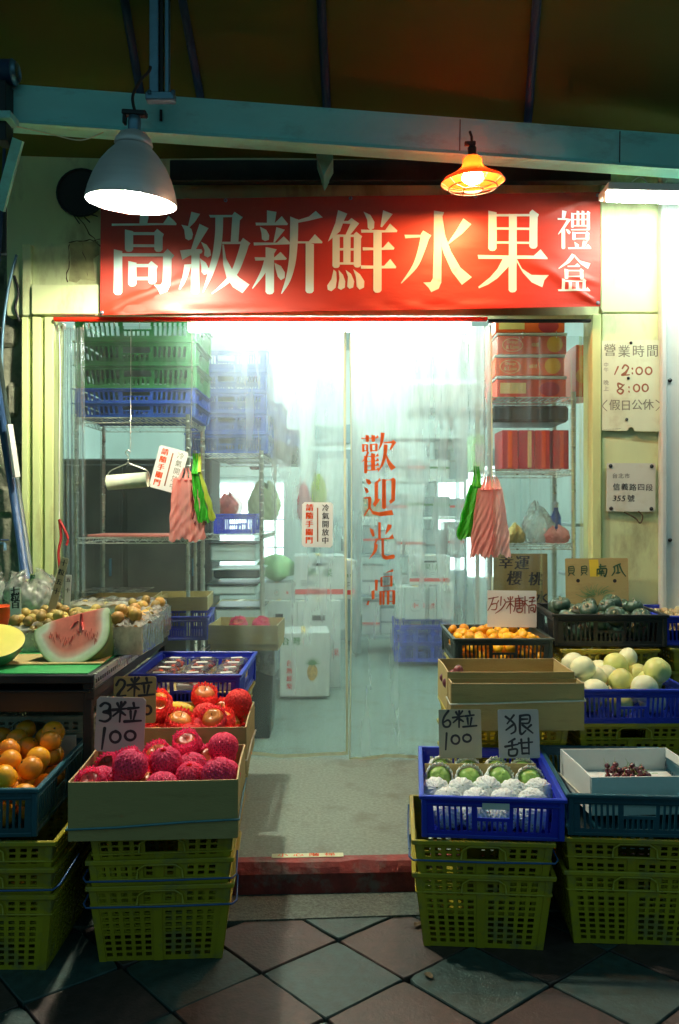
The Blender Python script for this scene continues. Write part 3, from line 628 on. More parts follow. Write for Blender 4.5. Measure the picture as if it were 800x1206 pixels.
MB().lathe([(.142,-.004),(.144,.0),(.135,.012),(.10,.030),(.062,.052),(.045,.075),(.043,.10),(.030,.112),(0,.113)], 40).obj('lamp_shade', m_orglass, la2)
MB().lathe([(0,-.008),(.03,-.004),(.048,.010),(.046,.026),(.034,.05),(.026,.08)], 20).obj('bulb', m_bulb2, la2)
mb = MB()
for k in range(10):
    a = k*math.pi/5; mb.tube([(.145*math.cos(a), .145*math.sin(a), -.002), (.11*math.cos(a), .11*math.sin(a), -.028), (.045*math.cos(a), .045*math.sin(a), -.038)], .0022, 5)
for rr, z in ((.145,-.002),(.11,-.028),(.045,-.038)):
    mb.tube([(rr*math.cos(k*.2244), rr*math.sin(k*.2244), z) for k in range(29)], .0028, 5, caps=False)
mb.obj('wire_cage', m_darksteel, la2)
MB().lathe([(.018,.10),(.020,.15),(.014,.16),(0,.161)], 14).obj('lamp_socket', m_darksteel, la2)
MB().box((-.008,0,.17), (.05,.022,.018), bev=.003).obj('hanger_clamp', m_darksteel, la2)
MB().tube([(0,0,.16),(0,0,.20),(-.004,.02,.23)], .006, 8).obj('lamp_stem', m_darksteel, la2)
def fluo(name, label, a, b, mat, r=.013, housing=True, bw=.05, off=(0,.03,.035)):
    a, b = Vector(a), Vector(b); c = (a+b)/2; t = thing(name, label, 'tube light', c)
    MB().tube([a-c, b-c], r, 12).obj('glowing_tube', mat, t)
    if housing:
        d_ = (b-a).normalized()
        X = Matrix.Translation(Vector(off)) @ d_.to_track_quat('X','Z').to_matrix().to_4x4()
        MB().box((0,0,0), ((b-a).length*1.02,bw,.035), X=X, bev=.004).obj('tube_batten', m_enamel, t)
        for s_ in (-1, 1): MB().box((0,0,0), (.02,.03,.06), X=Matrix.Translation((c-a)*s_*1.005+Vector(off)*.5), bev=.003).obj('end_cap', m_enamel, t)
    return t
fluo('tube_light', 'bare outdoor tube light at the upper right above the cream panel', P(716,234,3.98), P(716,234,3.98)+Vector((1.17,-.02,-.04)), m_tube_out, .015, bw=.16, off=(0,.035,.045))  # batten widened to keep the tube's light off the awning
cable('thin loop of white wire above the outdoor tube light', [P(742,226,3.97),P(745,214,3.97),P(755,209,3.97),P(763,216,3.97),P(767,226,3.97)], .003, m_rope)
a = P(222, 386, 4.56); fluo('tube_light', 'long tube light inside the doorway top, left one of two', (a.x, .17, a.z), (a.x+.72, .17, a.z), m_tube_front, .016, off=(0,.02,.045))
fluo('tube_light', 'long tube light inside the doorway top, right one of two', (a.x+.77, .17, a.z), (.70, .17, a.z), m_tube_front, .016, off=(0,.02,.045))
k = 0
for (x, y, ph) in ((-1.2,1.6,'left front'),(.45,1.6,'middle front'),(-1.0,3.4,'left middle'),(.7,3.4,'right middle'),(0,4.2,'rear')):
    fluo('ceiling_tube_light', f'{ph} ceiling tube light deep inside the shop', (x-.6, y, 3.14), (x+.6, y, 3.14), m_tube, .016, off=(0,0,.045))
# ------------------------------------------------------------------ banner
DB = 4.30
bc = [P(119,236,DB), P(707,226,DB), P(707,361,DB), P(118,371,DB)]      # tl tr br bl
def banner_w(u, v):   # u 0..1 left-right, v 0..1 top-bottom: offset towards the street
    w = .004*math.sin(u*7)+.003*math.sin(u*17+v*5)
    for (u0, v0, dx, dy, a) in ((0,1.0,1,-.42,.012),(0,.93,1,-.30,.008),(1,1,-1,-.7,.012),(1,.02,-1,.35,.008),(0,.02,1,.4,.008),(1,.8,-1,-.3,.007)):
        pu, pv = (u-u0)*4.3, v-v0; l = math.hypot(dx, dy); s = (pu*dx+pv*dy)/l; t = (pu*-dy+pv*dx)/l
        if s > 0: w += a*math.exp(-(t/(.02+.05*s))**2)*math.exp(-s/.9)*min(1, s*8)
    w += .006*math.exp(-((v-.97)/.035)**2)*math.sin(u*40+math.sin(u*11)*3)*.6
    return w
def bfn(u, v, k=0):
    p = (bc[0]*(1-u)+bc[1]*u)*(1-v)+(bc[3]*(1-u)+bc[2]*u)*v
    return p+Vector((0, -banner_w(u, v)-k, 0))
bnr = thing('shop_banner', 'long red vinyl banner with big pale lettering over the doorway', 'banner', (0,0,0))
mb = MB(); mb.grid(lambda u, v: bfn(u, v), 240, 60); mb.grid(lambda u, v: bfn(u, v, -.002), 40, 10); mb.obj('banner_sheet', m_banner, bnr)
def b_px(key, dx, dy, k):    # glyph pixel -> banner surface
    x0, y0, s, _ = G[key]; px, py = x0+dx/s, y0+dy/s
    u = (px-118.5)/588.5; yt = 236-10*u; v = (py-yt)/135
    return bfn(u, v, .0015+k)
def dens(poly, mx=28):
    out = []; n = len(poly)
    for i in range(n):
        a, b = poly[i], poly[(i+1) % n]; m_ = max(1, int(math.hypot(a[0]-b[0], a[1]-b[1])/mx))
        out += [(a[0]+(b[0]-a[0])*k/m_, a[1]+(b[1]-a[1])*k/m_) for k in range(m_)]
    return out
def strips(polys, fn, name, mat, parent, dk=.0001, ny=26):
    """lettering that follows a wavy surface: each outline is cut into thin bands"""
    import bmesh
    mb = MB()
    for k, poly in enumerate(polys):
        b = bmesh.new(); vs = [b.verts.new((x, y, 0)) for x, y in poly]; b.faces.new(vs); b.normal_update()
        ys = [p[1] for p in poly]; xs = [p[0] for p in poly]
        bmesh.ops.triangulate(b, faces=b.faces[:])
        y = math.floor(min(ys)/ny)*ny+ny
        while y < max(ys):
            bmesh.ops.bisect_plane(b, geom=b.verts[:]+b.edges[:]+b.faces[:], plane_co=(0, y, 0), plane_no=(0,1,0)); y += ny
        x = math.floor(min(xs)/ny)*ny+ny
        while x < max(xs):
            bmesh.ops.bisect_plane(b, geom=b.verts[:]+b.edges[:]+b.faces[:], plane_co=(x, 0, 0), plane_no=(1,0,0)); x += ny
        b.verts.index_update()
        mb.add([fn(v.co.x, v.co.y, k*dk) for v in b.verts], [[v.index for v in f.verts] for f in b.faces], 0, True); b.free()
    return mb.obj(name, mat, parent)
for key in ('gao','ji','xin','xian','shui','guo','li','he'):
    strips(G[key][3], lambda x, y, k, key=key: b_px(key, x, y, k), 'character', m_letter, bnr)
mb = MB()
for u, v in ((.003,.02),(.25,.02),(.5,.02),(.75,.02),(.995,.03),(.004,.98),(.995,.97)):
    mb.lathe([(.009,0),(.009,.003),(.004,.004)], 12, X=Matrix.Translation(bfn(u, v, .001))@Matrix.Rotation(R(90),4,'X'))
mb.obj('banner_eyelet', m_galv, bnr)
for (u, v, q) in ((.995,.03,(712,214)),(.004,.98,(112,372)),(.995,.97,(713,372))):
    MB().tube([bfn(u, v, .004), P(q[0], q[1], 4.38)], .002, 5).obj('tie_cord', m_rope, bnr)
# added red rail, its colour stands for the halation above the tube
rail = thing('halation_rail', 'slim added rail, red for the halation along the top of the doorway', 'rail', P(384,376,4.36))
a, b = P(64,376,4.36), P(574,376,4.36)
MB().box((a.x+(b.x-a.x)/2-rail.location.x, 0, 0), (b.x-a.x, .035, .018), bev=.003).obj('added_rail_bar', m_halorail, rail)
MB().box((P(636,376,4.36).x-rail.location.x, .02, -.004), (.53, .03, .014), bev=.003).obj('added_rail_bar', m_darksteel, rail)

# ------------------------------------------------------------------ plastic curtain
def curtain(name, label, px0, px1, ytop, ybot, d, folds, mat, hems=(1,1), cat='curtain', seed=1):
    t = thing(name, label, cat, (0,0,0)); r = random.Random(seed); ph = [r.uniform(0, 6.3) for _ in range(8)]
    def fn(u, v):
        z0 = P(0, ytop, d).z; z1 = P(0, ybot, d).z
        x0, x1 = P(px0, 0, d).x, P(px1, 0, d).x
        y = d-DC; g = .35+.65*v
        for (fr, am, p) in folds: y += am*math.sin(u*fr+p+v*.6*math.sin(p))*g
        y += .006*math.sin(u*29+ph[0])*math.sin(v*5+ph[1])+.004*math.sin(u*61+ph[2])
        return (x0+(x1-x0)*u+.006*math.sin(v*4+ph[3]), y, z0*(1-v)+z1*v+.010*math.sin(u*9+ph[4])*v)
    MB().grid(fn, 90, 60).obj('clear_sheet', mat, t)
    def band(u0, u1): 
        mb = MB(); mb.grid(lambda u, v: Vector(fn(u0+(u1-u0)*u, v))+Vector((0,-.003,0)), 3, 60); mb.grid(lambda u, v: Vector(fn(u0+(u1-u0)*u, v))+Vector((0,.0005,0)), 3, 60); mb.obj('side_hem', m_hem, t)
    if hems[0]: band(0, .008)
    if hems[1]: band(.992, 1)
    mb = MB(); mb.grid(lambda u, v: Vector(fn(u, .992+.008*v))+Vector((0,-.002,0)), 60, 1); mb.obj('bottom_hem', m_hem, t)
    mb = MB()
    n = max(3, int((px1-px0)/30))
    for k in range(n+1):
        p = Vector(fn(k/n*.98+.01, .006)); mb.tube([p+Vector((0,-.006,0)), p+Vector((0,-.01,.02)), p+Vector((0,.0,.035))], .0022, 5)
    mb.obj('hanging_hook', m_wire, t)
    return t, fn
ct1, cfn1 = curtain('plastic_curtain', 'left clear plastic door curtain with the small white notice', 72, 409, 384, 889, 4.42, ((3,.012,.4),(11,.012,1.0),(19,.006,2.0)), m_pvc, seed=3)
ct2, cfn2 = curtain('plastic_curtain', 'right clear plastic door curtain with big orange red lettering', 412, 579, 384, 894, 4.40, ((3,.010,2.4),(9,.007,.0),(21,.003,2.0)), m_pvc, seed=5)
ct3, cfn3 = curtain('plastic_curtain', 'narrow clear plastic sheet in front of the gift box rack', 577, 696, 396, 872, 4.445, ((5,.016,1.4),(14,.012,.0),(33,.007,2.0)), m_pvc_clear, hems=(0,0), seed=8)
ct4, cfn4 = curtain('plastic_curtain', 'bunched strip of clear plastic gathered at the left door post', 68, 100, 386, 880, 4.385, ((12,.018,.4),(25,.014,1.0),(44,.008,2.0)), m_pvc_clear, hems=(0,0), seed=9)
# lettering on the right curtain
def c_fn(key, dx, dy, k):
    x0, y0, s, _ = G[key]; px, py = x0+dx/s, y0+dy/s
    u = (px-412)/(579-412); v = (py-384)/(894-384); p = Vector(cfn2(u, v)); return p+Vector((0, -.011-k, 0))
for key in ('huan','ying','guang','lin'):
    strips(G[key][3], lambda x, y, k, key=key: c_fn(key, x, y, k), 'character', m_orangeink, ct2)
# small notices
def card(name, label, px, py, w, h, d, mat, tilt=0, rx=0, rz=0, th=.003, cat='notice', notch=None, corner=.006, parent=None):
    """a flat card w x h pixels at distance d, returns thing and fn(u,v,k) with u,v in photo pixels from its centre (v down)"""
    s = d/F; t = thing(name, label, cat, P(px, py, d), rot=(R(rx), R(tilt), R(rz)))
    W_, H_ = w*s/2, h*s/2; c_ = corner
    o_ = [(-W_+c_,-H_),(W_-c_,-H_),(W_,-H_+c_),(W_,H_-c_),(W_-c_,H_),(-W_+c_,H_),(-W_,H_-c_),(-W_,-H_+c_)]
    if notch: o_ = notch(W_, H_)
    MB().sheet(o_, lambda u, v, k: (u, k-th, v), th).obj('card_sheet', mat, t)
    return t, (lambda u, v, k=0: (u*s, -th-.0004-k, -v*s)), s
def write_px(mb, txt, fn, cx, cy, h, **kw):
    f2 = lambda u, v, k: fn(u, -v, k); write(mb, txt, f2, cx, -cy, h, **kw)
t, fn, s = card('curtain_notice', 'small white notice with red and black columns stuck on the left curtain', 374, 618, 36.5, 53, 4.375, m_sign_white, tilt=.8, corner=.012)
chars(t, [(ch, -9.5, -19.5+9.6*k, 8.6, dict(wx=1.05, bold=.05)) for k, ch in enumerate('請隨手關門')], fn, m_orangeink)
chars(t, [(ch, 9.5, -19.5+9.6*k, 8.6, dict(bold=.02)) for k, ch in enumerate('冷氣開放中')], fn, m_darkink)
mb = MB(); mb.add([fn(-.9,-20,.0001),(fn(.7,-20,.0001)),fn(1.3,20,.0001),fn(-.3,20,.0001)], [(0,1,2,3)]); mb.obj('divider_line', m_brownink, t)
t, fn, s = card('hanging_notice', 'tilted cream notice with faded red and black columns hanging beside the wrap roll', 199, 553, 35, 51, 4.33, m_sign_white, tilt=15, corner=.008)
chars(t, [(ch, -9.5, -18.5+9.3*k, 8.2, dict(wx=1.05, bold=.04)) for k, ch in enumerate('請隨手關門')], fn, m_orangeink)
chars(t, [(ch, 9.5, -18.5+9.3*k, 8.2, {}) for k, ch in enumerate('冷氣開放中')], fn, m_greyink)
mb = MB(); mb.add([fn(-.9,-20,.0001),(fn(.7,-20,.0001)),fn(1.0,20,.0001),fn(-.6,20,.0001)], [(0,1,2,3)]); mb.obj('divider_line', m_brownink, t)
def hours_outline(W_, H_):
    return [(-W_,-H_+.003),(-.02,-H_),(-.012,-H_+.016),(.0,-H_+.020),(.012,-H_+.014),(.018,-H_-.002),(W_-.004,-H_-.004),(W_,H_-.004),(.1,H_),(-W_,H_-.004)]
t, fn, s = card('opening_hours_sign', 'pale plastic sign with handwritten opening hours on the right pilaster', 743, 454, 68, 107, 4.385, m_paper, rz=-2.0, notch=hours_outline, th=.004)
chars(t, [(ch, -24.5+16.5*k, -40+rnd.uniform(-1,1), 15.5, dict(bold=.008, wx=.95)) for k, ch in enumerate('營業時間')]
      +[(ch, -29, -24+6*k, 6.0, {}) for k, ch in enumerate('中午')]+[(ch, -29, -3+7*k, 6.5, {}) for k, ch in enumerate('晚上')]
      +[(ch, -19+13*k, 24+rnd.uniform(-1,1), 13.5, dict(bold=.008)) for k, ch in enumerate('假日公休')], fn, m_greyink)
figures(t, [[[(-15,-22),(-19,-13)]], [[(-10,-20),(-7,-24),(-3,-21),(-6,-16),(-11,-12),(-2,-12.5)]], [[(1.5,-20),(1.8,-19)]], [[(1.5,-14.5),(1.8,-13.5)]], [circ(9.5,-17,3.6,4.2)], [circ(20.5,-17,3.6,4.2)],
            [[(-9,0),(-15,-2.5),(-14,3),(-9,6),(-12,10),(-16,6.5),(-12,3),(-8,-1)]], [[(-2.4,2),(-2.1,3)]], [[(-2.4,7),(-2.1,8)]], [circ(6.5,3.2,3.4,4.2)], [circ(16.5,3.0,3.4,4.2)]], 1.9, fn, m_brownink)
figures(t, [[[(-28,17.5),(-33,24),(-28,30)]], [[(29,17.5),(34.5,23),(29,30)]]], 1.0, fn, m_greyink)
MB().tube([fn(-33,52,-.004), fn(-12,51,-.004)], .004, 6).obj('brown_edge', m_stem, t)
MB().tube([fn(34.5,-50,-.006), fn(34.5,53,-.006)], .0055, 6).obj('brown_edge', m_stem, t)
def screws(t, fn, pts, r=.009):
    for (x, y) in pts: MB().lathe([(r,0),(r*.8,.004),(0,.006)], 12, X=Matrix.Translation(Vector(fn(x, y)))@Matrix.Rotation(R(90),4,'X')).obj('screw_head', m_darksteel, t)
screws(t, fn, ((0,-50),(-3,-8.5),(-5,40)), .008)
t, fn, s = card('address_plate', 'small grey plate with a handwritten street address screwed to the right pilaster', 743, 574, 57, 57, 4.388, m_plate, rz=-1.5, tilt=.5, th=.004)
chars(t, [(ch, -19+7.2*k, -13, 6.4, {}) for k, ch in enumerate('台北市')]+[(ch, -17+9.6*k, .5+rnd.uniform(-.6,.6), 8.8, dict(bold=.01)) for k, ch in enumerate('信義路四段')]
      +[(ch, -19+5.2*k, 13.5, 9.5, dict(shear=.2, bold=.02)) for k, ch in enumerate('355')]+[('號', 0, 13.5, 8.8, dict(bold=.01))], fn, m_darkink)
screws(t, fn, ((-24,-25),(24,-25),(-23,25),(24,25)), .0105)
cable('twist of rusty wire below the address plate', [P(735,603,4.37),P(748,610,4.365),P(754,616,4.36),P(757,608,4.365),P(752,602,4.37)], .004, m_stem, 'wire_twist', 'wire')

# ------------------------------------------------------------------ crates
def seg(parts):
    """[(width, isHole)] -> break points 0..1 and hole flags"""
    tot = sum(w for w, _ in parts); b = [0]; h = []
    for w, f in parts: b.append(b[-1]+w/tot); h.append(f)
    return b, h
def tall_crate_mesh(Wd=.435, Ld=.56, H=.24, tp=.030, th=.0045):
    """stacking basket: lattice walls, hand hole, rim; origin at base centre"""
    mb = MB()
    def wall(w, ax):
        hw, hl = Wd/2, Ld/2
        ncol = 5 if w < .5 else 7
        colp = [(.9,0)]; 
        for _ in range(ncol): colp += [(.62,1),(.42,0)]
        colp += [(.55,0)]; g2 = colp[:]
        us, hu = seg(colp+[(.01,0)]+[(.5,0)]+g2[1:]+[(.45,0)])
        rows = [(.9,0)]
        for _ in range(8): rows += [(.75,1),(.40,0)]
        rows += [(.4,0)]
        nl = len(rows)
        for _ in range(3): rows += [(.72,1),(.38,0)]
        rows += [(1.0,0)]
        vs, hv = seg(rows)
        def hole(i, j):
            if not (hu[i] and hv[j]): 
                u = (us[i]+us[i+1])/2; return j >= nl and j < len(hv)-2 and .40 < u < .60 and j > nl
            u = (us[i]+us[i+1])/2
            if j >= nl and .34 < u < .66: return j > nl and .40 < u < .60
            return True
        return us, vs, hole
    for s_ in (-1, 1):
        us, vs, hole = wall(Wd, 0); y1, y0 = s_*Ld/2, s_*(Ld/2-tp)
        a = -1 if s_ < 0 else 1
        mb.perf((a*(Wd/2-tp), y0, 0), (-a*(Wd/2-tp), y0, 0), (-a*Wd/2, y1, H), (a*Wd/2, y1, H), (0, -s_*th, 0), us, vs, hole)
        us, vs, hole = wall(Ld, 1); x1, x0 = s_*Wd/2, s_*(Wd/2-tp)
        mb.perf((x0, -a*(Ld/2-tp), 0), (x0, a*(Ld/2-tp), 0), (x1, a*Ld/2, H), (x1, -a*Ld/2, H), (-s_*th, 0, 0), us, vs, hole)
    mb.box((0,0,.004), (Wd-2*tp, Ld-2*tp, .008))
    rim = MB()
    for z, e, hh_ in ((H-.006, .007, .014), (H-.062, .003, .006)):
        k_ = (z/H); w_, l_ = Wd-2*tp*(1-k_)+2*e, Ld-2*tp*(1-k_)+2*e
        for s_ in (-1, 1):
            rim.box((0, s_*(l_/2-e/2-.002), z), (w_, e+.008, hh_), bev=.002); rim.box((s_*(w_/2-e/2-.002), 0, z), (e+.008, l_-.012, hh_-.0015), bev=.002)
    for s_ in (-1, 1):    # corner ribs and centre rib, tapered
        for u in (-.47, -.02, .47):
            w0, w1 = (Wd-2*tp)*u, Wd*u; y0, y1 = s_*(Ld/2-tp), s_*Ld/2; o_ = s_*.004; hw = .010 if abs(u) > .1 else .013
            zt = H-.004 if abs(u) > .1 else H-.062; k_ = zt/H
            rim.add([(w0-hw,y0+o_,0),(w0+hw,y0+o_,0),(w0+(w1-w0)*k_+hw,y0+(y1-y0)*k_+o_,zt),(w0+(w1-w0)*k_-hw,y0+(y1-y0)*k_+o_,zt),(w0-hw,y0,0),(w0+hw,y0,0),(w0+(w1-w0)*k_+hw,y0+(y1-y0)*k_,zt),(w0+(w1-w0)*k_-hw,y0+(y1-y0)*k_,zt)],
                    [(0,1,2,3),(0,3,7,4),(1,5,6,2),(3,2,6,7),(0,4,5,1)])
    # raised frame round the hand hole
    for s_ in (-1, 1):
        yy = s_*(Ld/2-.004); pts = [(-.07,yy+s_*.006,H-.058),(-.066,yy+s_*.007,H-.030),(-.045,yy+s_*.008,H-.016),(.045,yy+s_*.008,H-.016),(.066,yy+s_*.007,H-.030),(.07,yy+s_*.006,H-.058)]
        rim.tube(pts, .0035, 6)
    return mb, rim
def flat_crate_mesh(Wd=.44, Ld=.56, H=.135, tp=.010, th=.004):
    mb = MB(); rim = MB()
    def pat(w):
        n = 7 if w < .5 else 9
        a = [(1.6,0)]
        for _ in range(n): a += [(.55,1),(.38,0)]
        c = [(.5,0)]; nc = 6
        for _ in range(nc): c += [(.50,2),(.36,2.5)]
        b = []
        for _ in range(n): b += [(.38,0),(.55,1)]
        b += [(1.6,0)]
        us, hu = seg(a+c+[(.2,0)]+b); vs, hv = seg([(1.1,0),(1.5,1),(.5,2),(1.6,3),(1.5,4)])
        def hole(i, j):
            h = hu[i]; r = hv[j]
            if r in (1, 2, 3) and h == 1: return True
            if r == 1 and h == 2: return True
            if r == 3 and h in (2, 2.5): return True
            return False
        return us, vs, hole
    for s_ in (-1, 1):
        a = -1 if s_ < 0 else 1
        us, vs, hole = pat(Wd)
        mb.perf((a*(Wd/2-tp), s_*(Ld/2-tp), 0), (-a*(Wd/2-tp), s_*(Ld/2-tp), 0), (-a*Wd/2, s_*Ld/2, H), (a*Wd/2, s_*Ld/2, H), (0, -s_*th, 0), us, vs, hole)
        us, vs, hole = pat(Ld)
        mb.perf((s_*(Wd/2-tp), -a*(Ld/2-tp), 0), (s_*(Wd/2-tp), a*(Ld/2-tp), 0), (s_*Wd/2, a*Ld/2, H), (s_*Wd/2, -a*Ld/2, H), (-s_*th, 0, 0), us, vs, hole)
        for z, e, hh_ in ((H-.004, .010, .012), (H-.026, .004, .005), (.006, .003, .012)):
            k_ = z/H; w_, l_ = Wd-2*tp*(1-k_)+2*e, Ld-2*tp*(1-k_)+2*e
            rim.box((0, s_*(l_/2-e/2-.002), z), (w_, e+.006, hh_), bev=.0022); rim.box((s_*(w_/2-e/2-.002), 0, z), (e+.006, l_-.012, hh_-.001), bev=.0022)
        for u in (-.485, .485):
            rim.box((Wd*u, s_*(Ld/2-.004), H*.47), (.018, .014, H*.9), bev=.003)
    mb.box((0,0,.004), (Wd-2*tp-.004, Ld-2*tp-.004, .006))
    return mb, rim
_tb, _tr = tall_crate_mesh(); _fb, _fr = flat_crate_mesh()
_cm = {}
def crate(kind, mat, label, loc, rz=0, group=None, bail=False, scale=None, name=None, mat_name=None):
    key = (kind, mat.name)
    if key not in _cm:
        b, r_ = (_tb, _tr) if kind == 'tall' else (_fb, _fr)
        _cm[key] = (b.mesh('crate_walls', mat), r_.mesh('crate_rim', mat))
    t = thing(name or ('stacking_basket' if kind == 'tall' else 'plastic_crate'), label, 'crate', loc, rz, group)
    if scale: t.scale = scale
    put('crate_walls', _cm[key][0], t); put('crate_rim', _cm[key][1], t)
    if bail:
        H = .24; w_ = .226
        mb = MB(); pts = [(-w_, -.05, H-.05), (-w_-.006, -.27, H-.055), (-w_+.006, -.296, H-.058), (0, -.297, H-.060), (w_-.006, -.296, H-.058), (w_+.006, -.27, H-.055), (w_, -.05, H-.05)]
        mb.tube([Vector(p) for p in pts], .0032, 6); mb.obj('wire_handle', m_bluewire, t)
        MB().tube([(-w_-.002,.26,H-.03),(-w_-.008,.0,H-.03),(-w_-.006,-.20,H-.052)], .003, 6).obj('wire_handle', m_bluewire, t)
    return t
def stack(x, y, z, n, where, rz=0, bails=None, mat=None, top=.24, step=.104, ly=1):
    mat = mat or m_yel; words = ['bottom', 'second', 'third', 'fourth', 'fifth']
    for k in range(n):
        w = 'topmost' if k == n-1 and n > 1 else words[k]
        col = {'olive_yellow_plastic': 'olive yellow', 'dirty_white_plastic': 'off white'}[mat.name]
        crate('tall', mat, f'{col} lattice basket, {w} of the stack {where}', (x+rnd.uniform(-.003,.003), y, z+k*step), rz+R(rnd.uniform(-.5,.5)), f'{col} stacking baskets', bail=bool(bails and k in bails), scale=(1, ly, 1) if ly != 1 else None)
def dy(d): return d-DC
ZS, ZF = -.104, .0
# right side, three rows rising towards the shop
rx = (P(576,0,2.683).x); yr = dy(2.683)+.28
stack(rx-.003, yr-.07, ZS, 2, 'under the blue guava crate', bails=(1,), rz=R(-4), ly=.76)
c_guava = crate('flat', m_blue, 'royal blue slotted crate full of foam netted guavas, front row right of the doorway', (P(582,0,2.683).x+.02, yr+.0, .243), R(-5))
stack(P(752,0,2.683).x+.012, yr-.05, ZS, 2, 'under the dark teal crate at the right', rz=R(-4), ly=.76)
MB().box((0.01,-.2835,.108), (.085,.002,.020), bev=.0008).obj('paper_label', m_sign_white, c_guava)
c_teal = crate('flat', m_teal, 'dark teal slotted crate holding the white cherry carton', (P(752,0,2.683).x+.03, yr+.02, .243), R(-4))
stack(.665, dy(3.3)+.27, ZF, 3, 'under the tall brown tray')
stack(1.15, dy(3.34)+.28, ZF, 3, 'under the melon crate', rz=R(1))
c_mel = crate('flat', m_blue, 'royal blue slotted crate of pale round melons', (1.145, dy(3.33)+.28, .448), R(.5))
stack(.765, dy(3.88)+.24, ZF, 4, 'under the tangerine crate', rz=0)
c_man = crate('flat', m_ggrey, 'dark grey green crate of small bright tangerines below the white sign', (P(593,0,3.86).x, dy(3.86)+.235, .575), 0, scale=(1,.85,.95))
stack(1.22, dy(3.9)+.23, ZF, 5, 'under the black squash crate')
c_pum = crate('flat', m_black, 'black slotted crate heaped with dark green squashes', (P(713,0,3.87).x+.035, dy(3.87)+.235, .664), R(-3), scale=(1.14,.84,1.08))
stack(P(845,0,3.9).x, dy(3.92)+.23, ZF, 5, 'at the far right edge')
c_b3 = crate('flat', m_blue, 'royal blue crate cut off at the right edge beside the squashes', (P(838,0,3.9).x, dy(3.9)+.24, .664), R(-1), scale=(1,.85,1))
# left side
lx = -.562; yl = dy(2.60)+.28
stack(lx, yl-.06, ZS, 3, 'under the front apple carton', rz=R(4), bails=(0, 1), step=.079, ly=.76)
stack(-.615, dy(3.10)+.28, ZF, 2, 'under the rear apple carton')
stack(-1.075, dy(2.54)+.28, ZS, 3, 'under the orange crate at the left edge', rz=R(1), bails=(1,), step=.079)
c_or = crate('flat', m_teal, 'dark teal crate of oranges at the left edge', (-1.145, dy(2.55)+.28, .298), R(2.5), scale=(1.02,1,1.1))
c_pk = crate('flat', m_blue, 'royal blue crate of clear fruit punnets behind the apple cartons', (P(218,0,3.43).x, dy(3.45)+.29, .482), R(-1))
stack(-.625, dy(3.47)+.28, ZF, 3, 'under the crate of clear fruit punnets', mat=m_yel, step=.118)
stack(-1.13, dy(3.12)+.28, ZF, 3, 'under the front of the melon table', mat=m_offw, step=.145, rz=R(.5))
stack(-1.62, dy(3.12)+.28, ZF, 3, 'under the left part of the melon table', mat=m_offw, step=.145)
stack(-1.15, dy(3.78)+.28, ZF, 3, 'under the rear of the melon table', mat=m_offw, step=.145)

# ------------------------------------------------------------------ cartons
def tray(name, label, loc, w, l, h, rz=0, mat=None, th=.005, lip=0, group=None, holes=(), band=None, nested=False, rx=0):
    """open cardboard carton; origin at base centre"""
    mat = mat or m_card; t = thing(name, label, 'cardboard box' if mat is m_card else 'white box', loc, rz, group, rot=(rx,0,rz))
    for k, (cx, cy, sx, sy) in enumerate(((0,-l/2,w,th),(0,l/2,w,th),(-w/2,0,th,l-th),(w/2,0,th,l-th))):
        mb = MB(); fl = .004*math.sin(k*2+w*9)
        n_ = 10 if k < 2 else 8; ax = sx if k < 2 else sy
        vs = []
        for j in range(n_+1):
            u = (j/n_-.5)*ax; bow = fl*(1-(2*j/n_-1)**2)
            for zz, oo in ((0,0),(h*.5,bow*.5),(h,bow)):
                for ts in (-th/2, th/2):
                    vs.append((cx+u, cy+ts+oo, zz) if k < 2 else (cx+ts+oo, cy+u, zz))
        fs = []
        for j in range(n_):
            a, b = j*6, j*6+6
            for q in (0, 2): fs += [(a+q, b+q, b+q+2, a+q+2), (a+q+1, a+q+3, b+q+3, b+q+1)]
            fs += [(a, a+1, b+1, b)]
        fs += [(0,2,3,1),(2,4,5,3),(n_*6,n_*6+1,n_*6+3,n_*6+2),(n_*6+2,n_*6+3,n_*6+5,n_*6+4)]
        mb.add(vs, fs, 0)
        mb.add(vs, [(j*6+4, j*6+10, j*6+11, j*6+5) for j in range(n_)], 1)
        mb.obj('box_side', [mat, m_cardcut if mat is not m_white_card else m_white_card], t)
    MB().box((0,0,.004), (w-th*2,l-th*2,.005)).obj('box_floor', mat, t)
    if band:
        z0, z1, bm2 = band; w2, l2 = w/2+.006, l/2+.006
        MB().tube([(-w2,l2,z0*.5+z1*.5),(-w2,-l2,z0),(-w*.2,-l2-.002,z0+(z1-z0)*.25),(w*.2,-l2-.002,z0+(z1-z0)*.8),(w2,-l2,z1),(w2,0,z1+.015),(w2,l2,z1)], [.0035]*7, 6).obj('strap', bm2, t)
    if holes:
        mb = MB()
        for (sx_, sy_, z, r) in holes: mb.disc((0,0,0), r, 14, X=Matrix.Translation((sx_, sy_, z))@Matrix.Rotation(R(90),4,'X'))
        mb.obj('vent_hole', m_blackrub, t)
    return t
B1 = (-.567, dy(2.55)+.195, .296); box1 = tray('apple_carton', 'brown open carton of pink netted apples in front, tied with a pale blue strap', B1, .50, .385, .176, R(3), band=(.036,.058,m_bluerope))
B2 = (-.575, dy(2.99)+.20, .356); box2 = tray('apple_carton', 'brown open carton of red netted apples behind the front apple carton', B2, .48, .40, .165, R(1.5), band=(.07,.05,m_rope), holes=((-.13,.1965,.135,.009),(.02,.1965,.135,.009),(.14,.1965,.135,.009)))
B3 = (.672, dy(3.22)+.045, .452); box3 = tray('brown_tray', 'tall front brown cardboard tray right of the doorway, tied with clear tape', B3, .50, .09, .178, R(.4), band=(.10,.112,m_rope))
B3b = (.665, dy(3.22)+.245, .50); box3b = tray('brown_tray', 'lower rear brown cardboard tray with a few plums', B3b, .49, .30, .155, R(.4))
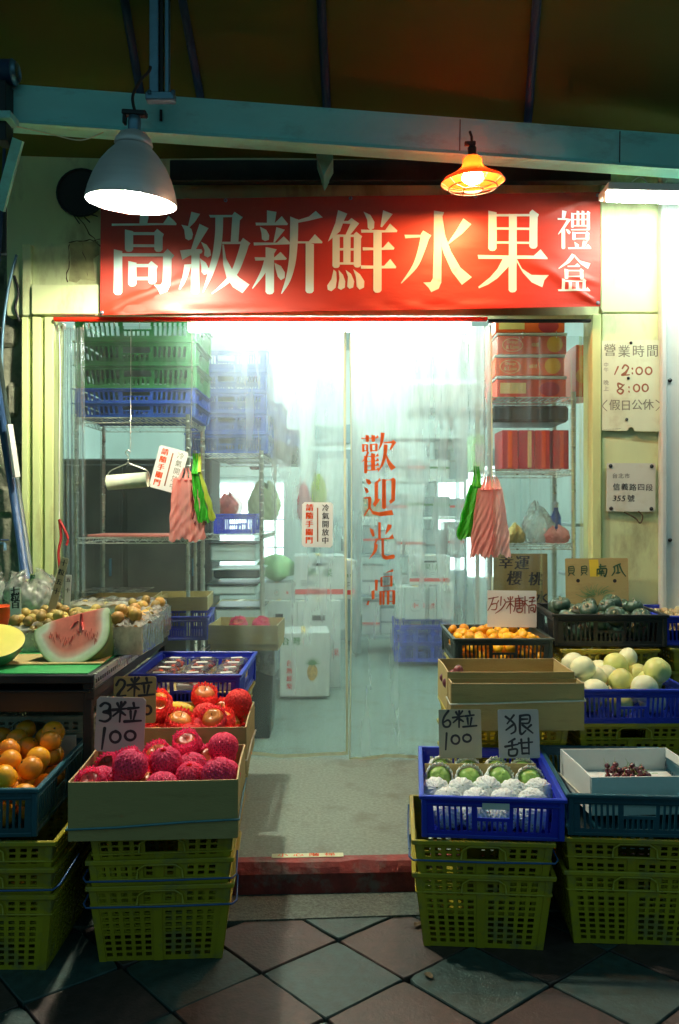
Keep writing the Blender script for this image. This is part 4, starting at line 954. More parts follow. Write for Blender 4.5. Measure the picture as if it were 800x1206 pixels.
put('box_floor', MB().box((0,0,0),(.48,.29,.004)).mesh('box_floor', m_card), box3b, (0,0,.075))
B4 = (1.01, dy(2.76)+.20, .285); box4 = tray('cherry_carton', 'white open carton with dark cherries set in the teal crate', B4, .39, .33, .125, R(2.5), mat=m_white_card, band=(.04,.03,m_rope))
MB().box((.07,-.1655,.068), (.085,.003,.026), bev=.001).obj('pink_label', M('pink_label_print', (.45,.12,.14), .5, .2, 30, 0, rand=0), box4)

# ------------------------------------------------------------------ fruit
def pack(n, r, x0, x1, y0, y1, z0, seed=1, tries=60, squash=1.0):
    g = random.Random(seed); out = []
    for _ in range(n):
        best = None
        for _ in range(tries):
            x, y = g.uniform(x0+r, x1-r), g.uniform(y0+r, y1-r); z = z0+r
            for (a, b, c) in out:
                d2 = (x-a)**2+(y-b)**2
                if d2 < 4*r*r: z = max(z, c+math.sqrt(4*r*r-d2)*squash)
            if best is None or z < best[2]: best = (x, y, z)
        out.append(best)
    return out
def ball(r, lob=0, la=0, squash=1.0, dim=.16, n=26, m=16, rough=0, seed=0, neck=0):
    g = random.Random(seed); mb = MB(); ph = [g.uniform(0,6.3) for _ in range(6)]; vs = []; fs = []
    for j in range(m+1):
        t = math.pi*j/m
        for i in range(n):
            a = 2*math.pi*i/n
            rr = r*(1+la*math.cos(lob*a)*math.sin(t)+rough*(math.sin(3*a+ph[0])*math.sin(2*t+ph[1])+.6*math.sin(5*a+ph[2])*math.sin(4*t+ph[3])))
            z = math.cos(t)*squash*rr; s_ = math.sin(t)*rr
            if neck: s_ *= 1-neck*max(0, math.cos(t))
            z -= dim*r*math.exp(-(math.sin(t)*2.6)**2)*(1 if t < 1.57 else -.6)
            vs.append((s_*math.cos(a), s_*math.sin(a), z))
    for j in range(m):
        for i in range(n):
            i2 = (i+1) % n; fs.append((j*n+i, (j+1)*n+i, (j+1)*n+i2, j*n+i2))
    return mb.add(vs, fs, 0, True)
def net(r, rows=11, cols=20, top=.30, sr=.0028, squash=1.0, fl=.006, seed=0):
    """expanded foam sleeve: diamond net from the bottom pole up to an open collar"""
    g = random.Random(seed); mb = MB(); R_ = r+sr*.6
    def pt(j, i):
        t = math.pi-(math.pi-top)*j/rows; a = 2*math.pi*(i+.5*(j % 2))/cols
        rr = R_*(1+(.0 if j < rows else fl/r))+ (sr*.8 if (i+j) % 2 else 0); w = .0012*g.random()
        return Vector(((rr+w)*math.sin(t)*math.cos(a), (rr+w)*math.sin(t)*math.sin(a), squash*rr*math.cos(t)+(fl*1.2 if j == rows else 0)))
    P_ = [[pt(j, i) for i in range(cols)] for j in range(rows+1)]
    for j in range(1, rows):
        for i in range(cols):
            for k in (0, 1):
                i2 = (i+k) % cols if j % 2 else (i+k-1) % cols
                a, b = P_[j][i], P_[j+1][i2]; d = b-a
                if d.length < 1e-5: continue
                nrm = (a+b).normalized(); s_ = d.cross(nrm).normalized()*sr; mb.add([a-s_, a+nrm*sr, a+s_, b-s_, b+nrm*sr, b+s_], [(0,1,4,3),(1,2,5,4)], 0, True)
    return mb
sphere_cache = {}
def fruits(base, label, group, pos, meshes, parent_rot=True, extra=None, cat='fruit', tilt=1.0, yawonly=False, scale=(.93,1.05), seed=1):
    g = random.Random(seed)
    for k, p in enumerate(pos):
        me = meshes[k % len(meshes)]
        rot = (g.uniform(-tilt,tilt), g.uniform(-tilt,tilt), g.uniform(0,6.28)); sc = g.uniform(*scale)
        o = put(base, me, None, p, rot=rot, label=label if isinstance(label, str) else label[k % len(label)], cat=cat, group=group, scale=sc)
        if extra:
            for (nm, m2) in extra: put(nm, m2, o)
def loc_pts(c, rz, pts):
    ca, sa = math.cos(rz), math.sin(rz)
    return [(c[0]+x*ca-y*sa, c[1]+x*sa+y*ca, z) for x, y, z in pts]
ap = [ball(.043, 5, .018, .92, .30, seed=i, rough=.012).mesh('apple', m_apple if i % 3 else m_apple2) for i in range(3)]
ap2 = [ball(.043, 5, .018, .92, .30, seed=i, rough=.012).mesh('apple', m_apple2) for i in range(2)]
m_red_net = M('red_foam_net', (1.0,.09,.10), .6, .05, 20, .1, 100, rand=.04, trl=.5)
nets2 = [net(.043, 13, 22, .55+.25*i, .0036, .93, seed=i).mesh('foam_net', m_red_net) for i in range(3)]
nets = [net(.043, 13, 22, .55+.25*i, .0036, .93, seed=i).mesh('foam_net', m_pink_net) for i in range(3)]
stem_me = MB().tube([(0,0,.028),(.001,0,.040),(.003,.001,.047)], .0012, 5).mesh('stem', m_stem)
def netted(pos, label, group, meshes, netm, seed, upside=.15, base='netted_apple', stem=True, face=None, tilt=.7):
    g = random.Random(seed)
    for k, p in enumerate(pos):
        if g.random() < upside: rot = (math.pi+g.uniform(-.4,.4), g.uniform(-.4,.4), g.uniform(0,6.28))
        else: rot = (g.uniform(.1,tilt+.1), g.uniform(-tilt*.6,tilt*.6), g.uniform(-.6,.6))
        o = put(base, meshes[g.randrange(len(meshes))], None, p, rot=rot, label=label, cat='apple' if 'apple' in base else 'guava', group=group, scale=g.uniform(.95,1.06))
        put('foam_net', netm[g.randrange(len(netm))], o)
        if stem: put('stem', stem_me, o)
def hides(p, r, card):     # would this fruit stand in front of the card's writing
    d = p[1]+DC; px = 400+p[0]*F/d; py = 603-(p[2]-ZC)*F/d; q = r*F/d
    return d < card[4] and px+q > card[0] and px-q < card[2] and py-q < card[3] and py+q > card[1]
p1 = pack(36, .0455, -.245, .245, -.185, .185, .012, 11, 90)
netted([p for p in loc_pts(B1, R(3), [(x, y, z+B1[2]) for x, y, z in p1]) if not hides(p, .04, (114, 820, 170, 880, 2.9))], 'red apple in pink foam net in the front carton below the grey price card', 'netted apples in the front carton', [ap[1], ap[2], ap[1]], nets, 4, .34)
p2 = pack(33, .0455, -.235, .235, -.195, .195, .012, 12, 90)
netted(loc_pts(B2, 0, [(x, y, z+B2[2]) for x, y, z in p2 if not (x < -.02 and y > .10) and not hides((B2[0]+x, B2[1]+y, B2[2]+z), .04, (136, 798, 183, 842, 3.1))]), 'orange red apple in a red foam net heaped in the rear carton', 'netted apples in the rear carton', [ap2[0], ap2[1], ap2[0]], nets2, 6, .25)
mg = MB()
def mango_fn(u, v):
    t = math.pi*v; a = 6.2832*u; return (.085*math.cos(t), .032*math.sin(t)*math.cos(a), .03*math.sin(t)*math.sin(a)+.014*math.sin(t)**2)
me = MB().grid(mango_fn, 18, 14).mesh('yellow_mango', m_mango)
for k, (x, y, z, r_) in enumerate(((-.13,.15,.145,.1),(-.10,.10,.148,.35),(-.06,.15,.135,-.2))):
    put('yellow_mango', me, None, (B2[0]+x, B2[1]+y, B2[2]+z), rot=(.1,0,r_), label='smooth yellow mango lying in the back corner of the rear apple carton', cat='mango', group='yellow mangoes in the rear carton')
# oranges at the left edge
orm = [ball(.0375, 0, 0, .95, .06, seed=i, rough=.008).mesh('orange', m_orange) for i in range(2)]
button = MB().lathe([(.004,.0335),(.003,.036),(0,.0365)], 6).mesh('stem_button', m_stem)
cardliner = thing('card_liner', 'white card liner inside the orange crate at the left edge', 'card', (-1.145, dy(2.55)+.28, .30), R(2.5))
MB().box((.10,.262,.085), (.20,.004,.16), bev=.001).obj('liner_sheet', m_white_card, cardliner)
fruits('orange', 'orange heaped in the dark teal crate at the left edge', 'oranges in the teal crate', loc_pts((-1.145, dy(2.55)+.28, 0), R(2.5), [(x, y, z) for x, y, z in pack(78, .0375, -.21, .21, -.265, .25, .312, 5, 70)]), orm, extra=[('stem_button', button)], seed=3)
# tangerines
mdm = [ball(.026, 8, .008, .82, .14, n=20, m=12, seed=i).mesh('tangerine', m_mand) for i in range(2)]
fruits('tangerine', 'small glossy tangerine in the grey green crate behind the white sign', 'tangerines', [(P(593,0,3.86).x+x, dy(3.86)+.235+y, z) for x, y, z in pack(125, .0255, -.208, .208, -.222, .222, .585, 7, 60)], mdm, seed=5, cat='tangerine')
# guavas
gvm = [ball(.043, 4, .02, 1.0, .12, seed=i+5, rough=.02, neck=.08).mesh('guava', m_guava) for i in range(2)]
wn = [net(.044, 13, 24, 1.0, .0034, 1.0, fl=.004, seed=i).mesh('foam_net', m_white_net) for i in range(2)]
gx, gy, gz = P(582,0,2.683).x+.02, yr+.0, .243
bk, ft = [], []
for k in range(4): bk.append((gx-.158+.105*k, gy+.04+rnd.uniform(-.008,.008), gz+.092))
for k in range(4): bk.append((gx-.15+.10*k, gy+.15, gz+.085))
for k in range(5): ft.append((gx-.172+.086*k, gy-.075+rnd.uniform(-.01,.01), gz+.082+rnd.uniform(-.008,.008)))
for k in range(4): ft.append((gx-.135+.092*k, gy-.165+rnd.uniform(-.01,.01), gz+.078))
for k in range(4): ft.append((gx-.14+.09*k, gy-.212, gz+.055))
bk, ft = [[(gx+(x-gx)*math.cos(R(-5))-(y-gy)*math.sin(R(-5)), gy+(x-gx)*math.sin(R(-5))+(y-gy)*math.cos(R(-5)), z) for x, y, z in L_] for L_ in (bk, ft)]
wb = [net(.044, 13, 24, .05, .0036, .95, fl=0, seed=i+4).mesh('foam_net', m_white_net) for i in range(2)]
for k, p in enumerate(bk):
    o = put('guava', gvm[k % 2], None, p, rot=(R(rnd.uniform(35,60)), R(rnd.uniform(-25,25)), rnd.uniform(-.5,.5)), label=f'green guava in an open white net, {["leftmost","second from left","third from left","rightmost"][k % 4]} of the {"front" if k < 4 else "rear"} green row', cat='guava', group='guavas showing green skin'); put('foam_net', wn[k % 2], o)
for k, p in enumerate(ft):
    o = put('guava', gvm[k % 2], None, p, rot=(R(rnd.uniform(20,60)), R(rnd.uniform(-30,30)), 0), label=f'guava wrapped whole in white foam net, {(["first","second","third","fourth","fifth"][k if k < 5 else (k-5) % 4])} from left, {"upper back" if k < 5 else "middle" if k < 9 else "lowest front"} wrapped row', cat='guava', group='guavas wrapped in foam'); put('foam_net', wb[k % 2], o)
t = thing('card_liner', 'brown card liner standing at the back inside the guava crate', 'card', (gx, gy+.105, gz))
MB().box((0,0,.066), (.40,.004,.125), bev=.001).obj('liner_sheet', m_card, t)
# melons
mm = [ball(.052, 0, 0, (.88,.95,1.0)[i], .05, seed=i+9, rough=.022).mesh('melon', (m_melon, m_melon_y, m_melon)[i]) for i in range(3)]
mstem = MB().tube([(0,0,.046),(.002,.001,.058)], .0035, 6).mesh('stem', m_stem)
fruits('melon', 'pale yellow white round melon heaped in the blue crate', 'pale melons', [(1.145+x, dy(3.33)+.28+y, z) for x, y, z in pack(24, .052, -.205, .205, -.25, .24, .452, 9, 140)] , mm, seed=2, cat='melon', tilt=1.3)
# squashes
pm = [ball(.046, 10, .022, .80, .22, n=40, seed=i).mesh('squash', m_pump) for i in range(3)]
pstem = MB().tube([(0,0,.020),(.002,.0,.036),(.006,.002,.042)], [.008,.005,.006], 7).mesh('stem', m_wood)
px_, py_ = P(713,0,3.87).x+.035, dy(3.87)+.235
fruits('squash', 'dark green round squash in the black crate', 'dark green squashes', [(px_+x, py_+y, z) for x, y, z in pack(34, .046, -.235, .235, -.215, .2, .672, 3, 90, .85)], pm, extra=[('stem', pstem)], seed=8, cat='squash', tilt=.9, scale=(.9,1.15))
# peanuts-like mound in the cut-off crate: small pale fruit
sm = [ball(.017, 0, 0, .9, .05, n=14, m=9, seed=i).mesh('longan', M('tan_longan_skin', (.42,.33,.17), .6, .2, 9, .2, 80, rand=.1)) for i in range(1)]
fruits('longan', 'small tan round fruit in the blue crate at the right edge', 'longans at the right edge', [(P(838,0,3.9).x+x, dy(3.9)+.24+y, z) for x, y, z in pack(70, .0175, -.2, -.02, -.22, .16, .735, 3, 40)], sm, seed=8)
put('card_sheet', MB().box((0,0,0), (.40,.45,.004)).mesh('card_sheet', m_card), None, (P(838,0,3.9).x, dy(3.9)+.24, .733), label='brown card sheet under the longans in the right edge crate', cat='card')
# plums and cherries
pl = [ball(.022, 0, 0, .95, .12, n=18, m=11, seed=i).mesh('plum', m_plum) for i in range(2)]
fruits('plum', 'dark dusky plum in the rear brown tray', 'plums in the brown tray', [(B3b[0]+x, B3b[1]+y, B3b[2]+z) for x, y, z in [(a_,b_,.099+c_) for a_, b_, c_ in ((-.21,-.03,0),(-.235,.03,0),(-.16,-.045,0),(-.155,.0,0),(-.115,-.02,0),(-.20,.05,0),(.05,-.03,0),(-.13,.04,0),(.075,.02,0),(-.235,-.08,0),(-.19,.09,0),(-.18,.02,.03))]], pl, seed=2, cat='plum')
ch = [ball(.011, 0, 0, .95, .15, n=14, m=9, seed=i).mesh('cherry', m_cherry) for i in range(1)]
cst = MB().tube([(0,0,.008),(.003,0,.02),(.01,.002,.032)], .0007, 4).mesh('stem', m_guava)
mound = []
g = random.Random(4)
fl4 = B4[2]+.045
put('card_liner', MB().box((0,0,0), (.375,.315,.004)).mesh('card_liner', m_white_card), None, (B4[0], B4[1], fl4), rz=R(2.5), label='white inner card under the dark cherries', cat='card')
for x, y, z in pack(46, .011, -.075, .075, -.055, .055, 0, 5, 14):
    mound.append((B4[0]+.0+x, B4[1]+.03+y, fl4+.003+z))
fruits('cherry', 'dark red cherry piled in the white carton', 'dark cherries in the white carton', mound, ch, extra=[('stem', cst)], seed=4, cat='cherry')

# ------------------------------------------------------------------ price cards
W_ = 1
def li(fig, ox, oy, s):  # scale helper for hand-drawn figures
    return [[(ox+x*s, oy+y*s) for x, y in l] for l in fig]
GR = [[(29,40),(31,44)],[(38,38.5),(35,43)],[(24,47.5),(40,45.5)],[(33.5,38.5),(32.7,61)],[(32,48),(24.5,54.5)],[(34.5,50),(39,53)],
      [(48,39),(49,43)],[(42,45.5),(54.5,44)],[(45,48.5),(45.8,57)],[(51,48),(49,58)],[(38.5,60.5),(58,59)]]
THREE = [[(9.5,43),(14,39.7),(20,42),(19,48),(12.5,50.2),(20,52),(21.5,57),(16,61),(9,60)]]
TWO = [[(10,47),(14,40.5),(20,42.5),(19.5,49),(11,60.5),(22,60)]]
SIX = [[(18,38),(12,46),(9.5,54),(12,60),(18,60),(20.5,55),(17,51),(11,54)]]
HUN = [[(15.5,69),(13.5,93)], circ(28.5,78.5,6,6.3), circ(46,76.5,6,5.3)]
t, fn, s = card('price_card', 'grey card reading 3 for 100 standing in the front apple carton', 142, 853, 58, 63, 2.86, m_sign_grey, tilt=1.5, rx=-6, corner=.01)
figures(t, [li(f_, -33.5, -64, 1.0) for f_ in (THREE, GR, HUN[:1], HUN[1:2], HUN[2:])], 3.3, fn, m_darkink)
t, fn, s = card('price_card', 'brown card reading 2 for a price behind the grey 3 for 100 card', 159, 824, 50, 54, 3.06, m_card, tilt=-.5, rx=-6, corner=.006)
figures(t, [li(TWO, -31, -61, .93), li(GR, -31, -61, .93), [circ(3,13,4.5,5)], [circ(15,12,4.5,5)], [[(-9,6),(-10,22)]]], 3.0, fn, m_darkink)
t, fn, s = card('price_card', 'tan card reading 6 for 100 behind the guavas', 542, 864, 50, 56, 3.13, M('tan_sign_card', (.40,.37,.27), .8, .06, 6, .15, 60, rand=0), tilt=-.3, rx=-8, corner=.003)
figures(t, [li(SIX, -28, -57.5, .82), li(GR, -28, -57.5, .82)]+[li(HUN[k:k+1], -28, -54.5, .78) for k in range(3)], 2.5, fn, m_darkink)
t, fn, s = card('price_card', 'grey green card reading very sweet behind the guavas', 611, 864, 48, 56, 3.12, m_sign_grey, tilt=-.4, rx=-8, corner=.004)
HEN = [[(590,90),(540,150)],[(530,100),(590,150),(597,200),(565,222)],[(590,152),(530,195)],[(635,95),(702,92),(696,145),(640,147)],[(640,120),(690,118)],[(635,95),(632,222),(672,200)],[(650,160),(722,217)],[(712,160),(680,187)],
       [(590,258),(545,282)],[(520,312),(612,296)],[(570,275),(570,332)],[(545,335),(602,330),(596,371),(548,373),(545,335)],[(618,288),(717,281)],[(637,262),(641,362)],[(690,255),(690,366)],[(640,323),(690,321)],[(641,361),(690,359)]]
HEN = [[((x/6.154+510-611), (y/6.154+830-866)) for x, y in l] for l in HEN]; figures(t, [HEN[:8], HEN[8:]], 2.5, fn, m_darkink)
t, fn, s = card('fruit_sign', 'white card with maroon handwriting standing behind the tangerines', 603, 717, 58, 43, 4.17, m_sign_white, tilt=.6, rx=-4, corner=.003)
SH = [[(25,247),(75,236)],[(50,240),(38,275),(20,308)],[(38,276),(66,272),(62,301),(40,303)],[(90,236),(87,280)],[(76,256),(68,272)],[(106,250),(113,262)],[(112,268),(92,298),(60,322)],
      [(125,240),(131,252)],[(151,235),(145,250)],[(116,263),(161,257)],[(138,235),(138,322)],[(138,265),(117,297)],[(140,270),(156,286)],[(180,228),(183,240)],[(163,245),(206,240)],[(165,245),(163,285),(155,312)],[(170,257),(201,255),(199,281)],[(168,270),(206,268)],[(170,283),(199,281)],[(185,247),(185,296)],[(172,297),(199,295),(196,313),(174,314),(172,297)],
      [(200,260),(229,253)],[(215,233),(214,320)],[(214,263),(201,292)],[(216,267),(229,281)],[(238,240),(264,236),(250,251)],[(238,259),(269,255)],[(253,252),(250,274)],[(235,281),(235,319)],[(235,281),(269,277),(266,313),(258,311)],[(244,292),(259,291),(257,304),(245,305),(244,292)]]
SH = [[(x/4.444+570-603, y/4.444+650-717) for x, y in l] for l in SH]; figures(t, [SH[:7] if False else SH[:8], SH[8:21], SH[21:]], 1.35, fn, m_redink)
t, fn, s = card('cardboard_sign', 'brown cardboard sign with four green inked characters leaning behind the squashes', 703, 685, 74, 55, 4.34, m_card, tilt=-.4, rx=-3, corner=.004)
BE = [[(445,78),(443,108)],[(445,78),(470,76),(470,107),(443,109)],[(448,88),(468,87)],[(448,98),(468,97)],[(450,112),(441,124)],[(464,112),(474,122)]]
BE2 = [[(x+67, y-1) for x, y in l] for l in BE]
NAN = [[(590,80),(640,74)],[(612,66),(611,88)],[(594,92),(592,124)],[(594,92),(642,88),(634,128),(628,122)],[(605,98),(609,103)],[(622,96),(618,102)],[(602,106),(628,104)],[(600,114),(630,112)],[(615,100),(614,124)],
       [(715,64),(690,74),(678,80)],[(684,80),(684,104),(670,124)],[(700,76),(702,104),(692,112)],[(700,112),(712,108)],[(712,74),(724,104),(742,128)]]
q = lambda fig: [[(x/4.444+570-703, y/4.444+650-685) for x, y in l] for l in fig]
m_gink = M('green_black_ink', (.02,.07,.03), .5, .3, 30, 0, rand=0)
figures(t, [q(BE), q(BE2)], 1.15, fn, m_gink); figures(t, [q(NAN[:9]), q(NAN[9:])], 1.7, fn, m_gink)
MB().add([fn(-9,-26,.00005), fn(2,-26,.00005), fn(3,-6,.00005), fn(-8,-6,.00005)], [(0,1,2,3)]).obj('tape_patch', m_mango, t)
mb = MB(); 
for (x, y) in ((492,150),(684,152)): mb.disc((0,0,0), .0095, 12, X=Matrix.Translation(Vector(fn(x/4.444+570-703, y/4.444+650-685, .0002)))@Matrix.Rotation(R(90),4,'X'))
mb.obj('punched_hole', m_blackrub, t)
g = random.Random(3); sk = []
for k in range(26):
    a = g.uniform(0, 3.14); r0, r1 = g.uniform(2,9), g.uniform(11,22); sk.append([(-1+r0*math.cos(a)*1.2, 18-r0*math.sin(a)*.8), (-1+(r0+r1)/2*math.cos(a+.12)*1.2, 18-(r0+r1)/2*math.sin(a+.12)*.8), (-1+r1*math.cos(a)*1.15, 18-r1*math.sin(a)*.75)])
ink('sketch_lines', pen(sk, .55), fn, m_greenprint, t)
t, fn, s = card('cardboard_sign', 'brown cardboard sign with large brushed characters behind the clear plastic sheet', 613, 686, 64, 68, 4.56, m_card, tilt=0, rx=-2, corner=.004)
chars(t, [(c_, x, y, h, dict(bold=.035, shear=.1)) for (c_, x, y, h) in (('幸',-17,-23,17),('運',2,-22,18),('櫻',-7,-4,18),('桃',18,-3,17),('水',24,19,17))], fn, m_darkink)
# ------------------------------------------------------------------ melon table
TZ = .722; tx1 = -.845; ty0, ty1 = dy(2.93), dy(4.22)
tb = thing('fruit_table', 'dark steel fruit table with green mat at the left edge', 'table', (-1.5, (ty0+ty1)/2, 0))
L_ = ty1-ty0; Wt = 1.32; cxt = tx1-Wt/2+1.5
MB().box((cxt,0,TZ-.011), (Wt,L_,.014), bev=.003).obj('table_top', m_darksteel, tb)
MB().box((cxt-.005,-.01,TZ-.002), (Wt-.03,L_-.03,.004), bev=.001).obj('green_mat', m_greenmat, tb)
MB().box((cxt,-L_/2-.004,TZ-.020), (Wt,.008,.030), bev=.003).obj('table_edge', m_darksteel, tb)
# perforated angle rail on the side
rail_ = MB(); n_ = 46
us, hu = seg([(.6,0)]+[(.55,1),(.45,0)]*n_+[(.3,0)]); vs_, hv = seg([(1,0),(1,1),(1,0)])
xr = tx1+1.5+.004
rail_.perf((xr,-L_/2,TZ-.052),(xr,L_/2,TZ-.052),(xr,L_/2,TZ-.008),(xr,-L_/2,TZ-.008),(-.003,0,0), us, vs_, lambda i, j: bool(hu[i] and hv[j]))
rail_.box((xr-.001,0,TZ-.004), (.012,L_,.005), bev=.001)
rail_.obj('slotted_rail', m_wire, tb)
MB().box((xr-.02,0,TZ-.075), (.03,L_-.02,.035), bev=.003).obj('rail_batten', m_darksteel, tb)
for (x, y) in ((xr-.03,-L_/2+.03),(xr-.03,L_/2-.03),(cxt-Wt/2+.03,-L_/2+.03),(cxt-Wt/2+.03,L_/2-.03)):
    MB().box((x,y,(TZ-.02)/2), (.03,.03,TZ-.02), bev=.002).obj('table_leg', m_darksteel, tb)
# black trough under the front edge
tr = thing('black_tray', 'shallow black tray pushed under the front edge of the melon table', 'tray', (-1.13, ty0+.19, .585))
mb = MB()
for (c, s_) in (((0,-.17,.035),(.52,.008,.07)),((0,.17,.035),(.52,.008,.07)),((-.256,0,.035),(.008,.33,.07)),((.256,0,.035),(.008,.33,.07)),((0,0,.003),(.51,.33,.005))): mb.box(c, s_, bev=.002)
mb.obj('tray_shell', m_black, tr)
mb = MB(); mb.box((0,-.172,.072), (.54,.02,.008), bev=.002); mb.obj('tray_lip', m_darksteel, tr)
# watermelon quarter
m_flesh, nt, N, L = new_mat('watermelon_flesh'); b = N['Principled BSDF']
tc = N.new('ShaderNodeTexCoord'); at = N.new('ShaderNodeAttribute'); at.attribute_name = 'rind'
cr = N.new('ShaderNodeValToRGB'); e = cr.color_ramp.elements; e[0].position = 0; e[0].color = (.88,.19,.13,1); e[1].position = 1; e[1].color = (.22,.34,.09,1)
for p_, c_ in ((.66,(.90,.26,.18,1)),(.78,(.90,.52,.40,1)),(.85,(.90,.92,.70,1)),(.955,(.72,.82,.5,1))): k_ = e.new(p_); k_.color = c_
nz = N.new('ShaderNodeTexNoise'); nz.inputs['Scale'].default_value = 22; nz.inputs['Detail'].default_value = 6; L.new(tc.outputs['Object'], nz.inputs[0])
mx = N.new('ShaderNodeMix'); mx.data_type = 'RGBA'; mx.blend_type = 'MULTIPLY'; mx.inputs[0].default_value = .55
r_ = N.new('ShaderNodeMapRange'); r_.inputs[1].default_value = .3; r_.inputs[2].default_value = .7; r_.inputs[3].default_value = .72; r_.inputs[4].default_value = 1.2; L.new(nz.outputs[0], r_.inputs[0])
cmb = N.new('ShaderNodeCombineColor'); [L.new(r_.outputs[0], cmb.inputs[i]) for i in range(3)]
L.new(at.outputs['Fac'], cr.inputs[0]); L.new(cr.outputs[0], mx.inputs[6]); L.new(cmb.outputs[0], mx.inputs[7]); L.new(mx.outputs[2], b.inputs['Base Color'])
b.inputs['Roughness'].default_value = .25; b.inputs['Subsurface Weight'].default_value = .15; b.inputs['Subsurface Radius'].default_value = (.02,.008,.005)
bp = N.new('ShaderNodeBump'); bp.inputs['Strength'].default_value = .35; bp.inputs['Distance'].default_value = .004; L.new(nz.outputs[0], bp.inputs['Height']); L.new(bp.outputs[0], b.inputs['Normal'])
wm = thing('watermelon_wedge', 'cut wedge of watermelon with red flesh facing out at the front of the table', 'watermelon', P(86,786,3.10)+Vector((0,0,0)), rot=(R(-27),R(-6),R(4))); wm.scale = (1.03,1,1.17)
px2m = 3.1/F
ol = [(41,741),(60,734),(85,730),(108,727),(126,726),(128,736),(128,750),(124,763),(113,774),(97,782),(80,785),(66,782),(53,772),(45,760),(41,750)]
ol = [((x-86)*px2m, (786-y)*px2m) for x, y in ol]
oq = [(p[0], p[1]) for p in smooth_pts([(a, b_) for a, b_ in ol]+[ol[0]], 4)][:-1]
cx_, cz_ = 0.0, .135; me_v = []; att = []; fs = []; NR = 12; n_ = len(oq)
for j in range(NR+1):
    k_ = j/NR
    for (x, z) in oq: me_v.append((cx_+(x-cx_)*k_, 0 if j < NR else .001, cz_+(z-cz_)*k_))
topn = sum(1 for x, z in oq if z > .165)
def rindv(x, z, k_):
    # distance to the curved (lower) skin, the straight top cut has no rind
    d = min(math.hypot(x-a, z-b_) for a, b_ in oq if b_ < .168-.045*((a+.14)/.28-.9)*0 and not (b_ > .150 and -.125 < a < .118))
    return max(0, 1-d/.115)**1.0
for (x, _, z) in me_v: att.append(rindv(x, z, 0))
for j in range(NR):
    for i in range(n_): i2 = (i+1) % n_; fs.append((j*n_+i, j*n_+i2, (j+1)*n_+i2, (j+1)*n_+i))
mb = MB(); mb.add(me_v, fs, 0, True); me = mb.mesh('cut_face', m_flesh)
a_ = me.attributes.new('rind', 'FLOAT', 'POINT'); a_.data.foreach_set('value', [min(1, max(0, .28+.72*v)) if v > 0 else .0 for v in att])
put('cut_face', me, wm)
mb = MB()
def skin(u, v):
    i = int(round(u*n_)) % n_; x, z = oq[i]; k_ = math.cos(v*1.35)**.9 if v > 0 else 1
    return (x*(1-.25*v)+.0, .20*math.sin(v*1.45)+.001, .006+(z-.006)*max(.12, k_))
mb.grid(skin, n_, 10); mb.obj('rind', m_skin_w, wm)
mb = MB(); g = random.Random(5)
for k in range(70):
    x = -.085+.17*g.random(); z = .098+.012*math.sin(x*60)+g.gauss(0,.009)
    mb.tube([(x,-.001,z+.006),(x+.001,-.0022,z),(x,-.001,z-.005)], [.0004,.0011,.0004], 5)
mb.obj('seed', M('watermelon_seed_cavity', (.50,.06,.04), .4, .3, 40, 0, rand=0), wm, kind='stuff')
mb = MB(); mb.tube([(.028,-.001,.172),(.029,-.0025,.145),(.034,-.001,.118)], [.004,.007,.003], 6); mb.tube([(-.008,-.001,.13),(.004,-.002,.145),(.018,-.001,.15)], [.001,.003,.001], 5)
mb.obj('flesh_streak', M('deep_red_flesh', (.60,.06,.05), .35, .2, 30, 0, rand=0), wm)
# board under the wedge
MB().box((0,0,0), (.50,.22,.006), bev=.002).obj('cutting_card', m_card, None, (P(90,790,3.1).x-.16, dy(3.19), TZ+.0035), R(4), label='brown card under the watermelon wedge', cat='card')
# yellow melon half
ym = thing('melon_half', 'halved yellow melon with dark rind at the left edge of the table', 'melon', P(-8,772,3.10)+Vector((0,.0,0)), rot=(R(24),R(8),0)); ym.scale = (.86,.86,.86)
MB().lathe([(.128,.075),(.122,.045),(.100,.012),(.06,-.012),(0,-.02)], 40).obj('melon_rind', m_pump, ym)
MB().lathe([(0,.0755),(.118,.0755),(.1285,.0745)], 40, mi=0).obj('melon_flesh', m_yelflesh, ym)
